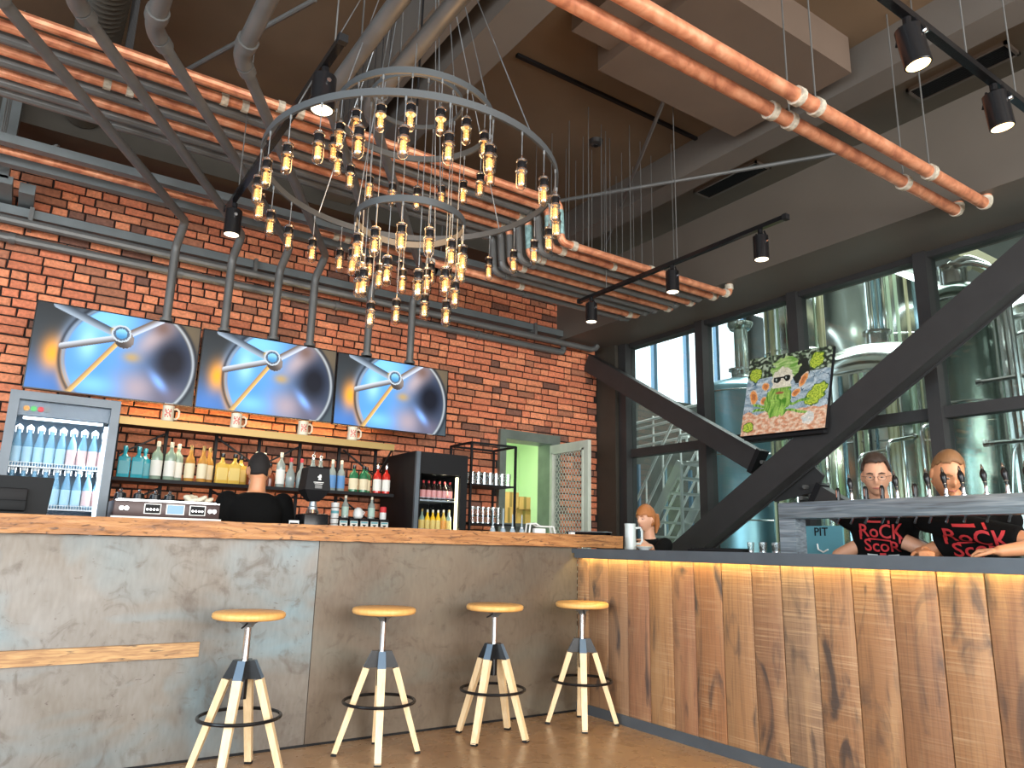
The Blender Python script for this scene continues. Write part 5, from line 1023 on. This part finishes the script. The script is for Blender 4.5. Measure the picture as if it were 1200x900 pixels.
def ring_of(r, z, n, a0, drop, jit=0, w=.012, hh=.017):
    ri = MB().ring((CX, CY, z), r, [(-w/2, -hh), (w/2, -hh), (w/2, hh), (-w/2, hh)], 72).build('ring', MRG, ch, 30)
    for k in range(n):
        a = R(a0+360/n*k); p = V((CX+r*cos(a), CY+r*sin(a), z)); dp = drop+rr.uniform(-jit, jit)
        e = mk('pendant_bulb', me_sk, ch, V((p.x, p.y, z-dp))-V((CX, CY, 2.4))); mk('chrome_cap', me_cap, e); mk('chrome_collar', me_col, e); mk('glass_tube', me_gl, e); mk('amber_core', me_co, e); mk('filament', me_fi, e)
        wm = MB(); wm.cyl((0, 0, .02), (0, 0, dp-.012), .0022, n=5); wm.cyl((0, 0, dp-.035), (0, 0, dp-.015), .005, n=6); mk('wire', wm.mesh('wire', MRS), e)
    return ri
ring_of(.73, 2.88, 25, 212.5, .16); ring_of(.40, 3.22, 18, 201, .175, .006); ring_of(.27, 2.64, 13, 209, .145, .015); ring_of(.235, 3.32, 10, 185, 1.0, .07, .010, .012)
apex = V((CX+.0, CY, 4.45))
for a, r, z in [(k, .73, 2.88) for k in (20, 110, 200, 290)]+[(k, .40, 3.22) for k in (65, 185, 305)]+[(k, .27, 2.64) for k in (35, 155, 275)]+[(k, .235, 3.32) for k in (0, 120, 240)]:
    MB().cyl((CX+r*cos(R(a)), CY+r*sin(R(a)), z), apex+V((.10*cos(R(a)), .10*sin(R(a)), 0)), .0028, n=5).build('suspension_wire', MRS, ch)
MB().lathe([(.13, 4.44), (.14, 4.45), (.14, 4.52), (.12, 4.6)], (CX, CY, 0), 24).build('ceiling_canopy', MBK, ch); MB().cyl((CX, CY, 3.3), (CX, CY, 4.45), .006, n=6).build('power_cable', MBK, ch)
pl = bpy.data.lights.new('chandelier_glow', 'POINT'); pl.energy = 14; pl.color = (1, .55, .22); pl.shadow_soft_size = .3; po = bpy.data.objects.new('chandelier_glow', pl); COL.objects.link(po); po.location = (CX, CY, 2.75)

# ================================================================== people
def head_mesh(H, Rm, scale=1, expand=0, keep=None, sub=4):
    bm = bmesh.new(); bmesh.ops.create_icosphere(bm, subdivisions=sub, radius=1); out = []
    for w in bm.verts:
        x, y, z = w.co; X = x*.073*(1-.26*max(0, -z)**1.4); Y = y*.094; Z = z*.117
        if y > 0 and z < 0: Y *= 1-.38*(-z)
        if y < -.2:
            k = min(1, (-y-.2)/.4)
            Y -= k*(.024*math.exp(-(x/.17)**2-((z+.20)/.15)**2)+.011*math.exp(-(x/.12)**2-((z-.05)/.20)**2)+.004*math.exp(-(x/.6)**2-((z-.20)/.09)**2)+.007*math.exp(-(x/.30)**2-((z+.52)/.07)**2)+.011*math.exp(-(x/.32)**2-((z+.86)/.14)**2))
            Y += k*.011*math.exp(-((abs(x)-.40)/.20)**2-((z-.02)/.12)**2)
        p = V((X, Y, Z))*scale; p += p.normalized()*(expand(w.co) if callable(expand) else expand); out.append(V(H)+Rm@p)
    b = MB(); bm.verts.ensure_lookup_table(); vc = [w.co.copy() for w in bm.verts]
    fs = [tuple(w.index for w in f.verts) for f in bm.faces if keep is None or all(keep(vc[w.index]) for w in f.verts)]; bm.free(); b.add(out, fs); return b
def facing(yaw, pitch=0, roll=0):
    """rotation whose local -Y looks along heading yaw (degrees from +X)"""
    f = V((cos(R(yaw))*cos(R(pitch)), sin(R(yaw))*cos(R(pitch)), sin(R(pitch)))); x = V((0, 0, 1)).cross(-f).normalized()*1; x = (-f).cross(V((0, 0, 1))).normalized()*-1
    up = x.cross(-f).normalized(); 
    if up.z < 0: up = -up; x = -x
    m3 = M((x, -f, up)).transposed(); return m3 @ M.Rotation(R(roll), 3, 'Y')
def hand(b, wrist, d, palm_n, side, s=1, curl=.5):
    d = V(d).normalized(); n = V(palm_n); n = (n-d*n.dot(d)).normalized(); sd = V(side); sd = (sd-d*sd.dot(d)-n*sd.dot(n)).normalized(); W_ = V(wrist)
    b.loft([(W_-d*.02, sd*.026, n*.019), (W_+d*.015, sd*.029, n*.017), (W_+d*.05, sd*.041, n*.015), (W_+d*.088, sd*.041, n*.012)], 14)
    for off, L in ((.030, .066), (.010, .073), (-.010, .068), (-.030, .053)):
        p = W_+d*.082+sd*off; pts = [p-d*.01, p]; a = 0; q = p.copy()
        for seg_, f_ in ((.45, .6), (.3, 1.0), (.25, .8)): a += curl*f_; q = q+(d*cos(a)+n*sin(a))*L*seg_; pts.append(q.copy())
        b.tube(pts, [.0088, .0088, .0082, .0076, .006], 8); b.ball(pts[-1], .006, 8)
    p = W_+d*.02+sd*.028; q1 = p+(d*.6+sd*.75+n*.2).normalized()*.038; q2 = q1+(d*.9+sd*.25+n*.25).normalized()*.030; q3 = q2+(d*.95+n*.3).normalized()*.022
    b.tube([p-d*.005, p, q1, q2, q3], [.011, .012, .011, .0095, .007], 8); b.ball(q3, .007, 8)
def person(label, H, fyaw, fpitch, N, P, byaw, elb, wr, hd_, palm, thumb, skin, hairm, hair, feet, glasses=False, scale=1.0, sleeve=.62, curl=.5, roll=0, female=False, shirt_m=MTS):
    t = thing('person', label, 'person', (P[0], P[1], 0)); Rm = facing(fyaw, fpitch, roll); H, N, P = V(H), V(N), V(P); f = V((cos(R(byaw)), sin(R(byaw)), 0)); r = V((-f.y, f.x, 0)) ; s = scale
    sp = (N-P); u = sp.normalized(); f2 = (f-u*f.dot(u)).normalized(); sw = (.178 if not female else .150)*s
    def torso(b, e=0, top=True):
        ws = [(.0, .165, .118), (.12, .160, .112), (.30, .142, .102), (.55, .158, .115), (.78, .176, .118), (.90, .165, .100), (.97, .115, .080), (1.02, .065, .062)]
        if not top: ws = ws[:-1]+[(1.01, .072, .066)]
        if female: ws = [(a, w*.87, d*(.9 if a != .78 else 1.0)) for a, w, d in ws]
        b.loft([(P+sp*a-f2*.012*sin(a*3), r*(w*s+e), f2*(d*s+e)) for a, w, d in ws], 24)
    sh = [N-u*.055*s+r*k*sw for k in (1, -1)]
    b = MB(); torso(b)
    nd = (H+Rm@V((0, .02, -.07*s)))-N; b.loft([(N-u*.04, r*.066*s, f2*.064*s), (N+nd*.35, r*.056*s, f2*.056*s), (N+nd*.75, r*.053*s, f2*.055*s), (N+nd*1.15, r*.05*s, f2*.05*s)], 16)
    hm = head_mesh(H, Rm, s); b.add(hm.v, hm.f)
    for k in (1, -1): b.ball(H+Rm@V((k*.0735*s, .010*s, -.006*s)), (.009*s, .021*s, .031*s), 10, Rm@M.Rotation(k*.25, 3, 'Z'))
    for i in (0, 1):
        e_, w_ = V(elb[i]), V(wr[i]); b.ball(sh[i], .058*s, 12); b.tube([sh[i]-(e_-sh[i])*.1, sh[i], sh[i].lerp(e_, .5), e_], [.045*s, .054*s, .047*s, .039*s], 14); b.ball(e_, .039*s, 12)
        b.tube([e_, e_.lerp(w_, .3), w_], [.038*s, .040*s, .026*s], 14); hand(b, w_, hd_[i], palm[i], thumb[i], s, curl)
    legs = []
    for i, k in enumerate((1, -1)):
        hp = P+r*k*.085*s-V((0, 0, .02)); an = V(feet[i]); kn = hp.lerp(an, .52)+f*(.02+max(0, (.83-(hp-an).length))*.55); legs.append((hp, kn, an)); b.tube([hp, hp.lerp(kn, .4), kn, kn.lerp(an, .35), an], [.082*s, .072*s, .052*s, .053*s, .034*s], 14)
        b.ball(hp, .085*s, 12); b.ball(kn, .052*s, 10); b.loft([(an-f*.05-V((0, 0, .045)), r*.03, V((0, 0, .03))), (an+f*.03-V((0, 0, .03)), r*.036, V((0, 0, .035))), (an+f*.15-V((0, 0, .06)), r*.04, V((0, 0, .018)))], 12)
    body = remesh(b, .0058, 2).build('body', skin, t, 80, fix=False)
    # clothes
    b = MB(); torso(b, .013, False)
    for i in (0, 1):
        e_ = V(elb[i]); b.ball(sh[i], .072*s, 12); c = sh[i].lerp(e_, sleeve); b.tube([sh[i]-(e_-sh[i])*.1, sh[i], c], [.055*s, .070*s, .062*s], 16)
    shirt = remesh(b, .010, 3).build('tshirt', shirt_m, t, 80, fix=False)
    b = MB()
    for hp, kn, an in legs: b.tube([hp+V((0, 0, .02)), hp.lerp(kn, .4), kn, an+V((0, 0, .06))], [.10*s, .088*s, .070*s, .058*s], 14); b.ball(hp, .10*s, 12)
    b.loft([(P-u*.08, r*.16*s, f2*.12*s), (P+sp*.03, r*.172*s, f2*.125*s)], 20); remesh(b, .012, 3).build('trousers', MJE, t, 80, fix=False)
    for hp, kn, an in legs: q = MB(); q.loft([(an-f*.07-V((0, 0, .045)), r*.035, V((0, 0, .04))), (an+f*.03-V((0, 0, .035)), r*.045, V((0, 0, .05))), (an+f*.17-V((0, 0, .06)), r*.045, V((0, 0, .025)))], 14); q.build('shoe', MBK, t, 60)
    # face
    for k in (1, -1):
        q = MB(); q.ball(H+Rm@V((k*.0295*s, -.0795*s, .002*s)), (.0120*s, .0075*s, .0038*s), 10, Rm); q.mat(1).ball(H+Rm@V((k*.0295*s, -.0860*s, .001*s)), (.0050*s, .0025*s, .0040*s), 8, Rm); q.build('eye', [MEW, MEYE], t)
        q = MB(); q.tube([H+Rm@V((k*a*s, -bb*s, zz*s)) for a, bb, zz in ((.014, .096, .021), (.030, .093, .026), (.048, .081, .021))], [.0034*s, .0046*s, .0028*s], 6); q.build('eyebrow', hairm, t)
    q = MB(); q.tube([H+Rm@V((a*s, -bb*s, -.060*s)) for a, bb in ((-.022, .083), (-.010, .0945), (0, .0965), (.010, .0945), (.022, .083))], [.002, .0042*s, .005*s, .0042*s, .002], 6); q.build('mouth', MLIP, t)
    if hair == 'short': kp = lambda c: (c.z > .55 and c.y > -.75) or (c.y > .05 and c.z > -.42 and not (abs(c.x) > .82 and c.z < .12)) or (c.y > -.35 and c.z > .28); ex = lambda c: .004+.012*max(0, c.z-.1)+.0015*sin(c.x*30+7*c.y)*max(0, c.z)
    elif hair == 'quiff': kp = lambda c: (c.z > .56) or (c.y > .12 and c.z > -.38 and not (abs(c.x) > .82 and c.z < .12)) or (c.y > -.42 and c.z > .25); ex = lambda c: .006+.028*max(0, c.z-.15)+.012*max(0, c.z)*max(0, -c.y)+.0018*sin(c.x*34+5*c.y)*max(0, c.z)
    else: kp = lambda c: (c.z > .42) or (c.y > -.1 and c.z > -.55) or (c.y > -.6 and c.z > .12 and abs(c.x) > .35) or (c.z > .25); ex = lambda c: .009+.008*max(0, c.z)
    hb = head_mesh(H, Rm, s, ex, kp); ho = hb.build('hair', hairm, t, 80, fix=False); so = ho.modifiers.new('thick', 'SOLIDIFY'); so.thickness = .010; so.offset = -1
    if hair == 'ponytail':
        q = MB(); q.tube([H+Rm@V((0, .085, .03)), H+Rm@V((0, .125, .02)), H+Rm@V((.0, .135, -.05)), H+Rm@V((0, .115, -.12))], [.02, .03, .027, .008], 12); q.build('ponytail', hairm, ho)
    if glasses:
        q = MB()
        for k in (1, -1): q.tube([H+Rm@V((k*.031+.0225*cos(a), -.100, .000+.0145*sin(a))) for a in [2*pi*i/16 for i in range(17)]], .0010, 4); q.tube([H+Rm@V((k*.052, -.098, .006)), H+Rm@V((k*.078, -.05, .006)), H+Rm@V((k*.080, .005, .004))], .0011, 5)
        q.tube([H+Rm@V((-.010, -.102, .004)), H+Rm@V((.010, -.102, .004))], .0012, 5); q.build('spectacles', MBK, t)
    return t, shirt, f2, u, r, N, P
def shirt_print(pp, lines, h0, side=0, scale=1):
    t, shirt, f2, u, r, N, P = pp; bv = BVHTree.FromPolygons([v.co+org(shirt) for v in shirt.data.vertices], [tuple(p.vertices) for p in shirt.data.polygons]); rd = u.cross(f2).normalized()
    rd = -rd if False else rd
    o0 = N-u*h0+f2*.3+rd*side; allb = MB()
    for txt, dz, sz, sx in lines:
        if txt.startswith('='): w = sx; q = MB(); q.box((-w/2, -sz/2, 0), (w/2, sz/2, .001)); tb = MB(); tb.add([V((p.x, p.y, p.z)) for p in q.v], q.f); sxx = 1
        else: tb = text_mb(txt, sz, (0, 0, 0), (1, 0, 0), (0, 1, 0), .0005); sxx = sx
        dx = float(txt[1:]) if txt.startswith('=') and len(txt) > 1 else 0
        bm = bmesh.new(); vs = [bm.verts.new(p) for p in tb.v]
        for f in tb.f:
            try: bm.faces.new([vs[i] for i in f])
            except ValueError: pass
        for _ in range(3):
            le = [e for e in bm.edges if e.calc_length() > .018]
            if le: bmesh.ops.subdivide_edges(bm, edges=le, cuts=1); bmesh.ops.triangulate(bm, faces=bm.faces[:])
        out = []
        bm.verts.ensure_lookup_table()
        for v in bm.verts:
            p = o0+rd*((v.co.x+dx)*sxx*scale)+u*((v.co.y+dz)*scale); hit, n, i, d = bv.ray_cast(p, -f2, 1.0)
            out.append((hit if hit else p-f2*.17)+f2*(.0035+max(0, v.co.z)))
        bm.verts.index_update(); allb.add(out, [tuple(w.index for w in f.verts) for f in bm.faces]); bm.free()
    return allb
RL = [('RoCK', .048, .112, .90), ('ScoR', -.046, .112, .90), ('=-.01', .0, .009, .13), ('=.105', .012, .05, .012), ('=-.118', .02, .06, .012), ('=.0', -.098, .016, .035), ('=.05', .105, .02, .012), ('=-.03', .108, .012, .09)]
down = (0, 0, -1)
# spectacled bartender
p1 = person('spectacled bartender with short brown hair and black tshirt behind the taps', (4.16, 2.365, 1.525), 209, -10, (4.25, 2.40, 1.345), (4.38, 2.46, .88), 206, [(4.21, 2.67, 1.07), (4.28, 2.10, 1.07)], [(4.085, 2.66, .935), (4.14, 2.06, .93)],
            [(-.6, -.1, -.6), (-.8, .1, -.5)], [(-.6, 0, -.8), down], [(0, -1, 0), (0, 1, 0)], MSKIN, MHB, 'quiff', [(4.40, 2.57, .09), (4.44, 2.36, .09)], glasses=True, curl=.9)
shirt_print(p1, RL, .150, -.012, .92).build('chest_print', MRED, p1[0], 0, 'red ROCK SCOR lettering', fix=False)
shirt_print(p1, [('=-.06', -.105, .009, .06), ('=.06', -.105, .009, .06)], .150, -.012, .92).build('small_white_print', MWH, p1[0], 0, fix=False)
# leaning bartender
p2 = person('fair haired bartender in black tshirt leaning head down over the right bar', (4.03, 1.905, 1.50), 226, -26, (4.15, 1.90, 1.315), (4.40, 1.92, .88), 208, [(4.13, 2.14, 1.08), (4.08, 1.50, 1.14)], [(3.975, 2.03, 1.10), (3.925, 1.665, 1.105)],
            [(-.7, -.4, -.1), (-.35, 1, -.05)], [down, down], [(-1, .3, 0), (-1, -.2, 0)], MSKIN2, MHL, 'short', [(4.46, 2.02, .09), (4.46, 1.82, .09)], sleeve=.78, roll=4, curl=1.05)
shirt_print(p2, RL, .120, -.005, 1.05).build('chest_print', MRED, p2[0], 0, 'red ROCK SCOR lettering', fix=False)
# barman from behind
person('dark haired barman in black tshirt seen from behind at the bottle shelf', (1.455, 5.45, 1.575), 80, -12, (1.445, 5.42, 1.405), (1.44, 5.40, .93), 82, [(1.175, 5.44, 1.13), (1.715, 5.46, 1.13)], [(1.24, 5.66, 1.07), (1.64, 5.68, 1.07)],
       [(.3, 1, 0), (-.3, 1, 0)], [down, down], [(1, 0, 0), (-1, 0, 0)], MSKIN2, MHK, 'short', [(1.34, 5.46, .09), (1.55, 5.46, .09)], scale=1.06)
# woman at the corner
person('red haired woman in black top holding the stein at the bar corner', (4.32, 4.43, 1.325), 186, -4, (4.36, 4.44, 1.165), (4.42, 4.46, .74), 200, [(4.22, 4.25, 1.0), (4.32, 4.66, .98)], [(4.07, 4.13, 1.10), (4.18, 4.62, .93)],
       [(-.9, -.05, .15), (-1, -.2, 0)], [(0, .6, -.5), down], [(0, 0, 1), (0, -1, 0)], MSKIN, MHR, 'ponytail', [(4.25, 4.36, .09), (4.25, 4.56, .09)], scale=.90, female=True, curl=.9, sleeve=1.0)
